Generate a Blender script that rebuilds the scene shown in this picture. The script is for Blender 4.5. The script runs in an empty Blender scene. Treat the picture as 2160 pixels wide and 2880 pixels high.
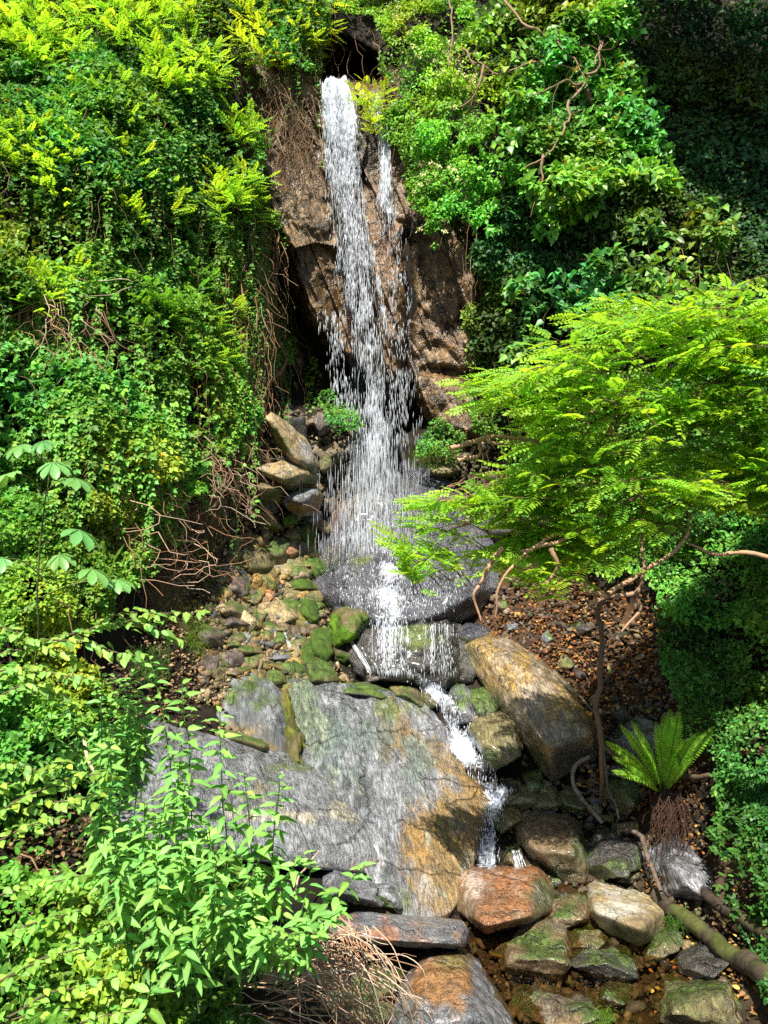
import bpy, bmesh, math, random
import numpy as np
from mathutils import Vector

# ---------------------------------------------------------------- camera, world, sun, exposure
SC = bpy.context.scene
CZ = 3.2                       # camera height above the datum, metres
FPX = 2163.0                   # focal length in photograph pixels
cam_d = bpy.data.cameras.new('camera'); cam = bpy.data.objects.new('camera', cam_d)
SC.collection.objects.link(cam); SC.camera = cam
cam.location = (0, 0, CZ); cam.rotation_euler = (math.radians(90), 0, 0)
cam_d.sensor_fit = 'VERTICAL'; cam_d.sensor_height = 36; cam_d.lens = FPX/2880*36
cam_d.clip_start = .05; cam_d.clip_end = 500
TOSUN = Vector((-.13, -.54, .83)).normalized()
sun_d = bpy.data.lights.new('sun', 'SUN'); sun = bpy.data.objects.new('sun', sun_d)
SC.collection.objects.link(sun)
sun_d.energy = 5.0; sun_d.angle = math.radians(.5); sun_d.color = (1, .95, .84)
sun.rotation_euler = TOSUN.to_track_quat('Z', 'Y').to_euler(); sun.location = (6, -6, 20)
W = bpy.data.worlds.new('World'); SC.world = W; W.use_nodes = True
wn = W.node_tree
sky = wn.nodes.new('ShaderNodeTexSky'); sky.sky_type = 'NISHITA'; sky.sun_disc = False
sky.sun_elevation = math.asin(TOSUN.z); sky.sun_rotation = math.atan2(TOSUN.x, TOSUN.y)
wn.links.new(sky.outputs[0], wn.nodes['Background'].inputs[0])
wn.nodes['Background'].inputs[1].default_value = .06
SC.view_settings.view_transform = 'Standard'; SC.view_settings.look = 'None'
SC.view_settings.gamma = 1; SC.view_settings.use_curve_mapping = False
SC.view_settings.exposure = 1.25
SC.cycles.max_bounces = 6; SC.cycles.transparent_max_bounces = 24
SC.cycles.use_denoising = False; SC.cycles.sample_clamp_direct = 3; SC.cycles.sample_clamp_indirect = 4

rng = np.random.default_rng(7); random.seed(7)
COL = SC.collection

# ---------------------------------------------------------------- noise
def _h(ix, iy, iz, s):
    n = (ix.astype(np.uint32)*np.uint32(374761393) + iy.astype(np.uint32)*np.uint32(668265263)
         + iz.astype(np.uint32)*np.uint32(1274126177) + np.uint32(s*974711 & 0xffffffff))
    n = (n ^ (n >> np.uint32(13)))*np.uint32(1103515245); n = (n ^ (n >> np.uint32(16)))*np.uint32(2654435761)
    return ((n ^ (n >> np.uint32(15))) & np.uint32(0xffffff)).astype(np.float64)/0xffffff
def vnoise(p, s=0):
    with np.errstate(over='ignore'):
        i = np.floor(p).astype(np.int64); f = p-i; f = f*f*f*(f*(f*6-15)+10)
        x, y, z = i[:, 0], i[:, 1], i[:, 2]; r = 0
        for a in (0, 1):
            for b in (0, 1):
                for c in (0, 1):
                    w = (f[:, 0] if a else 1-f[:, 0])*(f[:, 1] if b else 1-f[:, 1])*(f[:, 2] if c else 1-f[:, 2])
                    r = r+w*_h(x+a, y+b, z+c, s)
    return r*2-1
def fbm(p, sc=1., o=4, s=0, g=.5):
    p = np.asarray(p, float)*sc; r = 0; a = 1; t = 0
    for k in range(o):
        r = r+a*vnoise(p+k*17.31, s+k); t += a; a *= g; p = p*2.03
    return r/t*1.6
def ridged(p, sc=1., o=4, s=0):
    p = np.asarray(p, float)*sc; r = 0; a = 1; t = 0
    for k in range(o):
        r = r+a*(1-np.abs(vnoise(p+k*11.7, s+k))*2); t += a; a *= .5; p = p*2.1
    return r/t
def sstep(a, b, x):
    t = np.clip((x-a)/(b-a), 0, 1); return t*t*(3-2*t)
def cells(p, sc, s=0):                         # distance to the nearest jittered cell point and that cell's random
    p = np.asarray(p, float)*sc; i = np.floor(p).astype(np.int64); best = np.full(len(p), 9.); rid = np.zeros(len(p))
    with np.errstate(over='ignore'):
        for a in (-1, 0, 1):
            for b in (-1, 0, 1):
                for c in (-1, 0, 1):
                    x, y, z = i[:, 0]+a, i[:, 1]+b, i[:, 2]+c
                    q = np.stack([x+_h(x, y, z, s), y+_h(x, y, z, s+1), z+_h(x, y, z, s+2)], 1)
                    d = np.linalg.norm(q-p, axis=1); m = d < best
                    best = np.where(m, d, best); rid = np.where(m, _h(x, y, z, s+3), rid)
    return best, rid

# ---------------------------------------------------------------- lie of the land: distance of the slope along each sight line
CP = []
for v, row in {
    -500: [(-700, 8.6), (0, 10), (500, 11.2), (950, 13.5), (1200, 13.2), (1700, 12.2), (2160, 12.6), (2860, 11)],
    0:    [(-700, 7.0), (0, 8.3), (500, 9.4), (880, 10.8), (1000, 11.6), (1250, 11.2), (1650, 10.6), (2160, 11.2), (2860, 9.8)],
    400:  [(-700, 6.2), (0, 7.5), (500, 8.6), (720, 9.5), (950, 10.7), (1100, 10.75), (1300, 10.2), (1700, 9.9), (2160, 10.2), (2860, 8.6)],
    900:  [(-700, 5.4), (0, 6.8), (500, 8.0), (720, 9.2), (950, 10.3), (1200, 10.3), (1400, 9.8), (1800, 8.9), (2160, 8.6), (2860, 7)],
    1300: [(-700, 5.0), (0, 6.2), (500, 7.5), (720, 9.0), (950, 10.0), (1250, 10.1), (1500, 9.5), (1800, 8.4), (2160, 7.5), (2860, 6)],
    1600: [(-700, 4.6), (0, 5.7), (400, 6.9), (700, 8.5), (1000, 9.3), (1300, 9.3), (1700, 8.1), (2160, 6.7), (2860, 5.2)],
    1900: [(-700, 4.1), (0, 5.1), (500, 6.5), (800, 7.5), (1100, 8.0), (1400, 8.0), (1800, 7.2), (2160, 6.0), (2860, 4.6)],
    2400: [(-700, 3.4), (0, 4.2), (500, 5.1), (1000, 6.0), (1350, 6.35), (1700, 6.3), (1900, 6.0), (2160, 5.0), (2860, 3.8)],
    2650: [(500, 4.4), (1000, 5.1), (1350, 5.3), (1700, 5.3), (1950, 5.2), (2160, 4.7)],
    2880: [(-700, 2.7), (0, 3.2), (500, 3.8), (900, 4.2), (1100, 4.4), (1350, 4.45), (1800, 4.45), (2160, 4.1), (2860, 3.2)],
    3400: [(-700, 2.3), (0, 2.7), (800, 3.2), (1350, 3.27), (1800, 3.27), (2160, 3.1), (2860, 2.6)],
}.items():
    for u, y in row: CP.append((u, v, y))
CP = np.array(CP, float)
def _tps(r2): return .5*r2*np.log(r2+1e-9)
_X = CP[:, :2]/1000.; _n = len(CP)
_K = _tps(((_X[:, None]-_X[None])**2).sum(-1))+np.eye(_n)*.004
_P = np.hstack([np.ones((_n, 1)), _X])
_S = np.linalg.solve(np.block([[_K, _P], [_P.T, np.zeros((3, 3))]]), np.concatenate([CP[:, 2], np.zeros(3)]))
def polysd(u, v, poly):                         # signed distance, positive inside
    P = np.asarray(poly, float); q = np.stack([u, v], 1); n = len(P); d = np.full(len(q), 1e9); ins = np.zeros(len(q), bool)
    for k in range(n):
        a, b = P[k], P[(k+1) % n]; e = b-a; w = q-a
        t = np.clip((w@e)/(e@e), 0, 1); d = np.minimum(d, np.hypot(*(w-t[:, None]*e).T))
        if a[1] != b[1]:
            c = ((a[1] > q[:, 1]) != (b[1] > q[:, 1])) & (q[:, 0] < (b[0]-a[0])*(q[:, 1]-a[1])/(b[1]-a[1])+a[0]); ins ^= c
    return np.where(ins, d, -d)
CAVE = [(735, 520), (765, 600), (812, 700), (890, 903), (974, 1004), (1100, 1078), (1150, 1060), (1165, 1120), (1230, 1190), (1160, 1245), (1000, 1235), (980, 1190), (880, 1180), (745, 1160), (728, 900)]
NOTCH = [(880, 130), (930, 90), (990, 110), (1060, 150), (1090, 225), (1040, 250), (985, 232), (900, 240)]
def H(u, v):
    u = np.atleast_1d(np.asarray(u, float)); v = np.atleast_1d(np.asarray(v, float)); out = np.empty(len(u))
    for k in range(0, len(u), 50000):
        q = np.stack([u[k:k+50000], v[k:k+50000]], 1)/1000.
        out[k:k+50000] = _tps(((q[:, None]-_X[None])**2).sum(-1))@_S[:_n]+_S[_n]+q@_S[_n+1:]
    out += 1.0*sstep(-6, 70, polysd(u, v, CAVE))+1.6*sstep(-5, 40, polysd(u, v, NOTCH))
    return out
def at(u, v, y):
    u, v, y = (np.atleast_1d(np.asarray(a, float)) for a in (u, v, y))
    y = y+0*u; return np.stack([(u-1080)/FPX*y, y, CZ+(1440-v)/FPX*y], 1)
def pt(u, v, y): return at(u, v, y)[0]
def onhill(u, v, proud=0.): return at(u, v, H(u, v)-proud)

# ---------------------------------------------------------------- mesh building
class MB:
    def __init__(s): s.v = []; s.f = []; s.c = []; s.n = 0
    def add(s, v, f, c):
        v = np.asarray(v, float); c = np.asarray(c, float)
        if c.ndim == 1: c = np.tile(c, (len(v), 1))
        s.v.append(v); s.f.append(np.asarray(f, np.int64)+s.n); s.c.append(c); s.n += len(v)
    def build(s, name, mat, parent=None, smooth=True, origin=None):
        V = np.concatenate(s.v); F = np.concatenate(s.f); Cc = np.concatenate(s.c)
        if parent is not None: V = V-np.array(parent.location)
        elif origin is not None: V = V-np.asarray(origin)
        me = bpy.data.meshes.new(name); me.vertices.add(len(V)); me.vertices.foreach_set('co', V.astype(np.float32).ravel())
        me.loops.add(3*len(F)); me.loops.foreach_set('vertex_index', F.astype(np.int32).ravel())
        me.polygons.add(len(F)); me.polygons.foreach_set('loop_start', np.arange(0, 3*len(F), 3, dtype=np.int32))
        if smooth: me.polygons.foreach_set('use_smooth', np.ones(len(F), bool))
        me.update(calc_edges=True)
        a = me.color_attributes.new('Col', 'FLOAT_COLOR', 'POINT')
        a.data.foreach_set('color', np.hstack([np.clip(Cc, 0, 1), np.ones((len(Cc), 1))]).astype(np.float32).ravel())
        me.materials.append(mat); o = bpy.data.objects.new(name, me); COL.objects.link(o)
        if parent is not None: o.parent = parent
        elif origin is not None: o.location = origin
        return o
def thing(name, label, cat, loc, group=None):
    o = bpy.data.objects.new(name, None); COL.objects.link(o); o.location = [float(a) for a in loc]; o.empty_display_size = .1
    return tag(o, label, cat, group)
def tag(o, label, cat, group=None, kind=None):
    o['label'] = label; o['category'] = cat
    if group: o['group'] = group
    if kind: o['kind'] = kind
    return o
def struct(o): o['kind'] = 'structure'; return o
def stuff(o, label, cat): return tag(o, label, cat, kind='stuff')
def norm(a): return a/np.maximum(np.linalg.norm(a, axis=-1, keepdims=True), 1e-9)
def grid_faces(nu, nv):
    i = (np.arange(nv-1)[:, None]*nu+np.arange(nu-1)[None]).ravel()
    return np.concatenate([np.stack([i, i+nu, i+1], 1), np.stack([i+1, i+nu, i+nu+1], 1)])
def tube(mb, P, r0, r1, col, m=5, wob=0.):
    P = np.asarray(P, float); k = len(P); T = norm(np.gradient(P, axis=0)); ref = np.array([.31, .2, .93])
    ref = np.where(np.abs(T@ref)[:, None] > .95, np.array([1., 0, 0]), ref)
    A = norm(np.cross(T, ref)); B = np.cross(T, A); r = np.linspace(r0, r1, k)*(1+wob*rng.standard_normal(k))
    t = np.arange(m)/m*2*np.pi
    V = P[:, None]+r[:, None, None]*(np.cos(t)[None, :, None]*A[:, None]+np.sin(t)[None, :, None]*B[:, None])
    i = (np.arange(k-1)[:, None]*m+np.arange(m)[None]).ravel(); j = (np.arange(k-1)[:, None]*m+(np.arange(m)+1)[None] % m).ravel()
    mb.add(V.reshape(-1, 3), np.concatenate([np.stack([i, j, i+m], 1), np.stack([j, j+m, i+m], 1)]), col)
def curve(pts, n=14, jit=0.):
    P = np.asarray(pts, float); k = len(P)
    if k == 2: Q = P[0]+(P[1]-P[0])*np.linspace(0, 1, n)[:, None]
    else:
        E = np.vstack([2*P[0]-P[1], P, 2*P[-1]-P[-2]]); Q = []
        t = np.linspace(0, k-1, n); i = np.minimum(t.astype(int), k-2); f = (t-i)[:, None]
        a, b, c, d = E[i], E[i+1], E[i+2], E[i+3]
        Q = .5*(2*b+(c-a)*f+(2*a-5*b+4*c-d)*f**2+(3*b-a-3*c+d)*f**3)
    if jit: Q = Q+jit*np.stack([vnoise(Q*6+s*31+rng.random()*90, s) for s in range(3)], 1)
    return Q

# ---------------------------------------------------------------- materials
def nodes(name):
    m = bpy.data.materials.new(name); m.use_nodes = True; t = m.node_tree; return m, t, t.nodes['Principled BSDF']
def N(t, kind, **kw):
    n = t.nodes.new(kind)
    for k, v in kw.items():
        if k in n.inputs: n.inputs[k].default_value = v
        else: setattr(n, k, v)
    return n
def leaf_mat(name, trans=.38, rough=.5, spec=.28, boost=(1.25, 1.15, .5)):
    m, t, b = nodes(name); L = t.links
    a = N(t, 'ShaderNodeAttribute', attribute_name='Col')
    tc = N(t, 'ShaderNodeTexCoord'); nz = N(t, 'ShaderNodeTexNoise', Scale=90., Detail=2.); L.new(tc.outputs['Object'], nz.inputs['Vector'])
    mr = N(t, 'ShaderNodeMapRange'); L.new(nz.outputs[0], mr.inputs[0]); mr.inputs[3].default_value = .75; mr.inputs[4].default_value = 1.25
    mx = N(t, 'ShaderNodeMix', data_type='RGBA', blend_type='MULTIPLY'); mx.inputs[0].default_value = 1
    L.new(a.outputs['Color'], mx.inputs[6]); L.new(mr.outputs[0], mx.inputs[7])
    L.new(mx.outputs[2], b.inputs['Base Color']); b.inputs['Roughness'].default_value = rough; b.inputs['Specular IOR Level'].default_value = spec
    tr = N(t, 'ShaderNodeBsdfTranslucent'); m2 = N(t, 'ShaderNodeMix', data_type='RGBA', blend_type='MULTIPLY'); m2.inputs[0].default_value = 1
    L.new(mx.outputs[2], m2.inputs[6]); m2.inputs[7].default_value = (*boost, 1); L.new(m2.outputs[2], tr.inputs[0])
    ms = N(t, 'ShaderNodeMixShader'); ms.inputs[0].default_value = trans
    L.new(b.outputs[0], ms.inputs[1]); L.new(tr.outputs[0], ms.inputs[2]); L.new(ms.outputs[0], t.nodes['Material Output'].inputs[0])
    return m
def surf_mat(name, rough=(.3, .8), spec=.5, bump=.5, s1=14., s2=70., var=(.5, 1.5), stretch=(1, 1, 1), dist=.02, crack=0., grain=0.):
    """vertex colour times fine mottling, bumpy, with patchy gloss"""
    m, t, b = nodes(name); L = t.links
    a = N(t, 'ShaderNodeAttribute', attribute_name='Col'); tc = N(t, 'ShaderNodeTexCoord')
    mp = N(t, 'ShaderNodeMapping'); mp.inputs['Scale'].default_value = stretch; L.new(tc.outputs['Object'], mp.inputs[0])
    n1 = N(t, 'ShaderNodeTexNoise', Scale=s1, Detail=8., Roughness=.65); n2 = N(t, 'ShaderNodeTexNoise', Scale=s2, Detail=5., Roughness=.7)
    for n in (n1, n2): L.new(mp.outputs[0], n.inputs['Vector'])
    ad = N(t, 'ShaderNodeMath', operation='MULTIPLY_ADD'); L.new(n1.outputs[0], ad.inputs[0]); ad.inputs[1].default_value = .5
    hf = N(t, 'ShaderNodeMath', operation='MULTIPLY'); hf.inputs[1].default_value = .5; L.new(n2.outputs[0], hf.inputs[0]); L.new(hf.outputs[0], ad.inputs[2])
    mr = N(t, 'ShaderNodeMapRange'); L.new(ad.outputs[0], mr.inputs[0]); mr.inputs[1].default_value = .3; mr.inputs[2].default_value = .7
    mr.inputs[3].default_value = var[0]; mr.inputs[4].default_value = var[1]
    mx = N(t, 'ShaderNodeMix', data_type='RGBA', blend_type='MULTIPLY'); mx.inputs[0].default_value = 1
    L.new(a.outputs['Color'], mx.inputs[6]); L.new(mr.outputs[0], mx.inputs[7]); col = mx.outputs[2]; hgt = ad.outputs[0]
    if grain:                                   # fine foliation streaks
        m0 = N(t, 'ShaderNodeMapping'); m0.inputs['Rotation'].default_value = (.9, .12, .05); L.new(tc.outputs['Object'], m0.inputs[0]); m3 = N(t, 'ShaderNodeMapping'); m3.inputs['Scale'].default_value = (3.4, 3.4, .7); L.new(m0.outputs[0], m3.inputs[0])
        n3 = N(t, 'ShaderNodeTexNoise', Scale=11., Detail=6., Roughness=.7, Distortion=1.2); L.new(m3.outputs[0], n3.inputs['Vector'])
        g1 = N(t, 'ShaderNodeMapRange'); L.new(n3.outputs[0], g1.inputs[0]); g1.inputs[1].default_value = .4; g1.inputs[2].default_value = .6; g1.inputs[3].default_value = 1-grain; g1.inputs[4].default_value = 1+grain
        x3 = N(t, 'ShaderNodeMix', data_type='RGBA', blend_type='MULTIPLY'); x3.inputs[0].default_value = 1; L.new(col, x3.inputs[6]); L.new(g1.outputs[0], x3.inputs[7]); col = x3.outputs[2]
        h3 = N(t, 'ShaderNodeMath', operation='ADD'); L.new(hgt, h3.inputs[0]); L.new(n3.outputs[0], h3.inputs[1]); hgt = h3.outputs[0]
    if crack:
        n4 = N(t, 'ShaderNodeTexNoise', Scale=4., Detail=5.); L.new(tc.outputs['Object'], n4.inputs['Vector'])
        v4 = N(t, 'ShaderNodeVectorMath', operation='MULTIPLY_ADD'); L.new(n4.outputs['Color'], v4.inputs[0]); v4.inputs[1].default_value = (.35, .35, .35); L.new(tc.outputs['Object'], v4.inputs[2])
        vo = N(t, 'ShaderNodeTexVoronoi', feature='DISTANCE_TO_EDGE', Scale=crack); L.new(v4.outputs[0], vo.inputs['Vector'])
        c4 = N(t, 'ShaderNodeMapRange'); L.new(vo.outputs['Distance'], c4.inputs[0]); c4.inputs[2].default_value = .022; c4.inputs[3].default_value = .35
        # cracks come and go
        c5 = N(t, 'ShaderNodeMapRange'); L.new(n4.outputs[0], c5.inputs[0]); c5.inputs[1].default_value = .45; c5.inputs[2].default_value = .6
        c6 = N(t, 'ShaderNodeMath', operation='MAXIMUM'); L.new(c4.outputs[0], c6.inputs[0]); L.new(c5.outputs[0], c6.inputs[1])
        x4 = N(t, 'ShaderNodeMix', data_type='RGBA', blend_type='MULTIPLY'); x4.inputs[0].default_value = 1; L.new(col, x4.inputs[6]); L.new(c6.outputs[0], x4.inputs[7]); col = x4.outputs[2]
        h4 = N(t, 'ShaderNodeMath', operation='ADD'); L.new(hgt, h4.inputs[0]); L.new(c6.outputs[0], h4.inputs[1]); hgt = h4.outputs[0]
    L.new(col, b.inputs['Base Color'])
    rr = N(t, 'ShaderNodeMapRange'); L.new(n1.outputs[0], rr.inputs[0]); rr.inputs[1].default_value = .35; rr.inputs[2].default_value = .65
    rr.inputs[3].default_value = rough[0]; rr.inputs[4].default_value = rough[1]; L.new(rr.outputs[0], b.inputs['Roughness'])
    b.inputs['Specular IOR Level'].default_value = spec
    bp = N(t, 'ShaderNodeBump', Strength=bump, Distance=dist); L.new(hgt, bp.inputs['Height']); L.new(bp.outputs[0], b.inputs['Normal'])
    return m
M_LEAF = leaf_mat('leaf_green'); M_LEAFG = leaf_mat('leaf_glossy', .3, .42, .4)
M_LIME = leaf_mat('leaf_lime', .55, .5, .25, (1.45, 1.3, .5))
M_BARK = surf_mat('bark', (.6, .9), .3, .5, 20, 90, (.6, 1.4))
M_ROCK = surf_mat('rock_dry', (.35, .8), .5, .7, 12, 80, (.4, 1.55), crack=3.2, grain=.35)
M_WET = surf_mat('rock_wet', (.2, .5), .8, .8, 12, 60, (.4, 1.55), dist=.03, crack=1.3, grain=.6)
M_CLIFF = surf_mat('cliff_stone', (.18, .5), .6, .7, 5, 30, (.35, 1.65), dist=.03, crack=1.4, grain=.5)
_b = M_WET.node_tree.nodes['Principled BSDF']; _b.inputs['Coat Weight'].default_value = .7; _b.inputs['Coat Roughness'].default_value = .14; _b.inputs['Coat IOR'].default_value = 1.4
_b = M_CLIFF.node_tree.nodes['Principled BSDF']; _b.inputs['Coat Weight'].default_value = .12; _b.inputs['Coat Roughness'].default_value = .25
M_SOIL = surf_mat('soil', (.7, .95), .2, .8, 10, 60, (.4, 1.5))
M_MOSS = surf_mat('moss', (.7, 1), .2, 1., 60, 220, (.4, 1.6))
M_FLOWER = leaf_mat('petal', .2, .6, .2, (1, 1, .8))
# ---------------------------------------------------------------- hillside
def relief(name, u0, u1, v0, v1, st, proud, colfn, mat, amp, sc, o=5):
    us = np.arange(u0, u1+1, st); vs = np.arange(v0, v1+1, st); U, V = np.meshgrid(us, vs); U, V = U.ravel(), V.ravel()
    y = H(U, V); P = at(U, V, y); d = fbm(P, sc, o, 3)*amp
    y = y-proud(U, V, P)-d; P = at(U, V, y)
    mb = MB(); mb.add(P, grid_faces(len(us), len(vs)), colfn(U, V, P)); return mb.build(name, mat)
def soilcol(U, V, P):
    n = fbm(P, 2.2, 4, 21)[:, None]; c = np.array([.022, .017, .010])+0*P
    def patch(poly, col, w=60):
        nonlocal c
        m = sstep(-w, w, polysd(U, V, poly)+70*n[:, 0])[:, None]; c = c*(1-m)+np.array(col)*m
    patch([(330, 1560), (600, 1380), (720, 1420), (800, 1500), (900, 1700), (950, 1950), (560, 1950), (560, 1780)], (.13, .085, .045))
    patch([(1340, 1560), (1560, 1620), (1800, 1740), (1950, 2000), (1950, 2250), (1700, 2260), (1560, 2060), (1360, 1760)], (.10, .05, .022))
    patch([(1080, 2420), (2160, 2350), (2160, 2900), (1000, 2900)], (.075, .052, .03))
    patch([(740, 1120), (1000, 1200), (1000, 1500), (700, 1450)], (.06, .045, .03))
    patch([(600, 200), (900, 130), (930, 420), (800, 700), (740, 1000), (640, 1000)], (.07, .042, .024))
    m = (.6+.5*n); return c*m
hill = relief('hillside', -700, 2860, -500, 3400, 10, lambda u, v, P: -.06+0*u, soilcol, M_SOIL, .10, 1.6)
struct(hill)
# forest floor behind the camera so the gully goes on
# ---------------------------------------------------------------- rock face of the fall
CL = [(830, 215), (880, 235), (990, 228), (1100, 240), (1180, 420), (1290, 560), (1345, 800), (1350, 1050), (1350, 1230), (1230, 1205), (1150, 1060), (1100, 1085), (974, 1006), (890, 905), (812, 702), (760, 595), (735, 470), (790, 300)]
def cliff_proud(U, V, P):
    sd = polysd(U, V, CL); base = -.30+.42*sstep(-35, 22, sd)
    q = np.stack([U*.9-V*.42, V*.25+U*.1, 0*U], 1)/100.              # slanting beds
    r = ridged(q, .8, 3, 5)*.15+ridged(np.stack([U-V*.45, V*.3, 0*U], 1)/100., 2.2, 3, 8)*.05
    blk, rid = cells(np.stack([(U-V*.4)/100., V/190., 0*U], 1), .75, 4)
    crev = -.28*np.exp(-((U-(1148+8*np.sin(V/60.)))/16.)**2)*sstep(600, 700, V)*sstep(1150, 1050, V)
    crev += -.15*np.exp(-((V-1040-(U-1200)*.12)/14.)**2)*sstep(1170, 1200, U)
    bulge = .22*np.exp(-(((U-1085)/85.)**2+((V-640)/190.)**2))+.18*np.exp(-(((U-1110)/60.)**2+((V-860)/140.)**2))
    bulge += .16*np.exp(-(((U-860)/70.)**2+((V-720)/260.)**2))
    return base+r+(rid-.5)*.26+.12*((U-V*.4)/75.-np.floor((U-V*.4)/75.))*np.where(rid > .5, 1, -1)*.5+crev+bulge-.06*np.exp(-((blk-.62)/.06)**2)+.022*fbm(P, 9, 4, 77)
def cliff_col(U, V, P):
    n = fbm(P, 1.6, 5, 31); n2 = fbm(P*np.array([1, 1, .35]), 5, 4, 33); n3 = fbm(P, 12, 3, 35)
    c = np.array([.25, .165, .075])+0*P
    def mixin(m, col):
        nonlocal c
        m = np.clip(m, 0, 1)[:, None]; c = c*(1-m)+np.array(col)*m
    mixin(sstep(0, .7, n)*.8, (.36, .26, .13)); mixin(sstep(.1, .8, n2)*.8, (.07, .05, .03))
    rust = np.exp(-(((U-1090)/75.)**2+((V-690)/210.)**2))+.9*np.exp(-(((U-985)/40.)**2+((V-800)/260.)**2))+.7*np.exp(-(((U-890)/12.)**2+((V-560)/260.)**2))
    mixin(rust*(.75+.6*n3), (.20, .10, .03)); mixin(sstep(.35, .8, n3)*.5, (.33, .29, .22))
    mixin(np.exp(-(((U-1030)/70.)**2+((V-430)/120.)**2))*.8, (.10, .10, .105))
    mixin(sstep(1180, 1260, U)*sstep(1000, 800, V)*.5*(1+n2), (.26, .15, .075))
    mixin(sstep(.2, .6, fbm(P, 2.4, 3, 39))*.5*sstep(900, 780, U), (.22, .19, .07))
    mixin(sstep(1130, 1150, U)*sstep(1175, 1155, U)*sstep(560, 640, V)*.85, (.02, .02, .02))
    return c*np.array([1.0, .84, .64])*(.46+.4*n3[:, None])
struct(relief('rock_face', 700, 1420, 130, 1330, 2.5, cliff_proud, cliff_col, M_CLIFF, .03, 3.))

# ---------------------------------------------------------------- rocks
def ico(n):
    bm = bmesh.new(); bmesh.ops.create_icosphere(bm, subdivisions=n, radius=1)
    v = np.array([x.co[:] for x in bm.verts]); f = np.array([[q.index for q in x.verts] for x in bm.faces]); bm.free(); return v, f
ICO = {k: ico(k) for k in (3, 4, 5, 6)}
PAL = {  # base, second, speck colours
    'brown': ((.20, .135, .065), (.10, .07, .04), (.26, .21, .14)), 'tan': ((.34, .25, .12), (.17, .12, .065), (.36, .32, .24)),
    'grey': ((.185, .19, .21), (.105, .108, .118), (.32, .325, .35)), 'gold': ((.33, .205, .05), (.13, .08, .025), (.36, .27, .12)),
    'olive': ((.17, .14, .05), (.075, .07, .03), (.20, .17, .09)), 'dark': ((.05, .045, .04), (.03, .027, .022), (.10, .09, .08)),
    'orange': ((.36, .15, .055), (.25, .11, .045), (.42, .27, .15)), 'blue': ((.045, .045, .064), (.028, .028, .038), (.085, .085, .108)),
    'purple': ((.13, .095, .08), (.08, .06, .05), (.2, .17, .15))}
MOSS = np.array([.06, .10, .014])
def soft_hull(pts, sub, p, disp, seed, strata=0., merge=.985):
    pts = np.asarray(pts); c = pts.mean(0); q = pts-c
    w, R = np.linalg.eigh(q.T@q/len(q)); s = np.sqrt(np.maximum(w, 1e-6)); s = np.maximum(s, s.max()*.22); Q = (q@R)/s
    bm = bmesh.new(); [bm.verts.new(x) for x in Q]; bmesh.ops.convex_hull(bm, input=bm.verts, use_existing_faces=False); bm.normal_update()
    pl = []
    for f in bm.faces:
        n = np.array(f.normal[:]); d = n@np.array(f.verts[0].co[:])
        if d < 0: n, d = -n, -d
        if d > .05 and not any(n@m > merge and abs(d-e) < .12+(.985-merge)*6 for m, e in pl): pl.append((n, d))
    bm.free(); Nn = np.array([a/b for a, b in pl]); D, F = ICO[sub]
    r = (np.maximum(D@Nn.T, 0)**p).sum(1)**(-1./p); r = np.minimum(r, 3.2)
    V = D*r[:, None]; lo, hi = V.min(0), V.max(0); ql, qh = Q.min(0), Q.max(0); V = ql+(V-lo)/(hi-lo)*(qh-ql); V = (V*s)@R.T+c
    size = np.ptp(pts, axis=0).mean(); g = norm((D/np.maximum(s, 1e-6))@R.T)
    o = seed*13.7; X = (V-c)/size+o
    k = disp*size*(fbm(X, 2., 3, seed)*.7+ridged(X, 4., 4, seed+4)*.55-.2+.3*fbm(X, 15, 3, seed+9))
    if strata: k = k+strata*size*ridged((X@np.array([[.9, .2, .1], [.1, .35, .1], [.2, .1, .9]])), 5, 3, seed+2)*.25
    return V+g*k[:, None], F
def vnormals(V, F):
    n = np.cross(V[F[:, 1]]-V[F[:, 0]], V[F[:, 2]]-V[F[:, 0]]); o = np.zeros_like(V)
    for k in range(3): np.add.at(o, F[:, k], n)
    return norm(o)
def rockcol(V, Nn, pal, seed, moss=0., stains_shade_sheen=(), mosscol=MOSS, streak=0.):
    a, b, d = (np.array(x)*.8 for x in PAL[pal]); n = fbm(V, 3.1, 4, seed+50)[:, None]; n2 = fbm(V, 17, 3, seed+60)[:, None]
    c = a+(b-a)*sstep(-.1, .6, n); m = sstep(.15, .7, n2)*.8; c = c*(1-m)+d*m
    st = fbm(np.stack([V[:, 0]*9-V[:, 2]*2, V[:, 1]*2, V[:, 2]*2.2], 1), 1., 4, seed+80)[:, None]
    uv = np.stack([V[:, 0]/V[:, 1]*FPX+1080, 1440-(V[:, 2]-CZ)/V[:, 1]*FPX], 1)
    if streak:
        m = sstep(-.3, .45, st+.5*n)*streak; c = c*(1-m)+np.array((.055, .062, .062))*m; m = sstep(.25, .7, fbm(np.stack([V[:, 0]*22-V[:, 2]*5, V[:, 1]*4, V[:, 2]*4], 1), 1., 3, seed+90)[:, None])*streak*.8; c = c*(1-m)+np.array((.29, .295, .31))*m
    for (u, v, ru, rv, col, k) in stains_shade_sheen:  # stains and moss, plus some shade and sheen painted into the colour
        m = np.exp(-(((uv[:, 0]-u)/ru/1.25)**2+((uv[:, 1]-v)/rv/1.25)**2))[:, None]*k+.38*n+.3*st+.2*n2; m = sstep(.3, .95, m)*.92; c = c*(1-m)+np.array(col)*(1+.35*n2)*m
    if moss:
        m = np.clip(sstep(.75-moss, 1.25-moss, .45*Nn[:, 2:3]+.45+.55*fbm(V, 5, 4, seed+70)[:, None]), 0, 1); c = c*(1-m)+(mosscol*(1+.5*n2))*m
    return c
NR = 0
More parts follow.
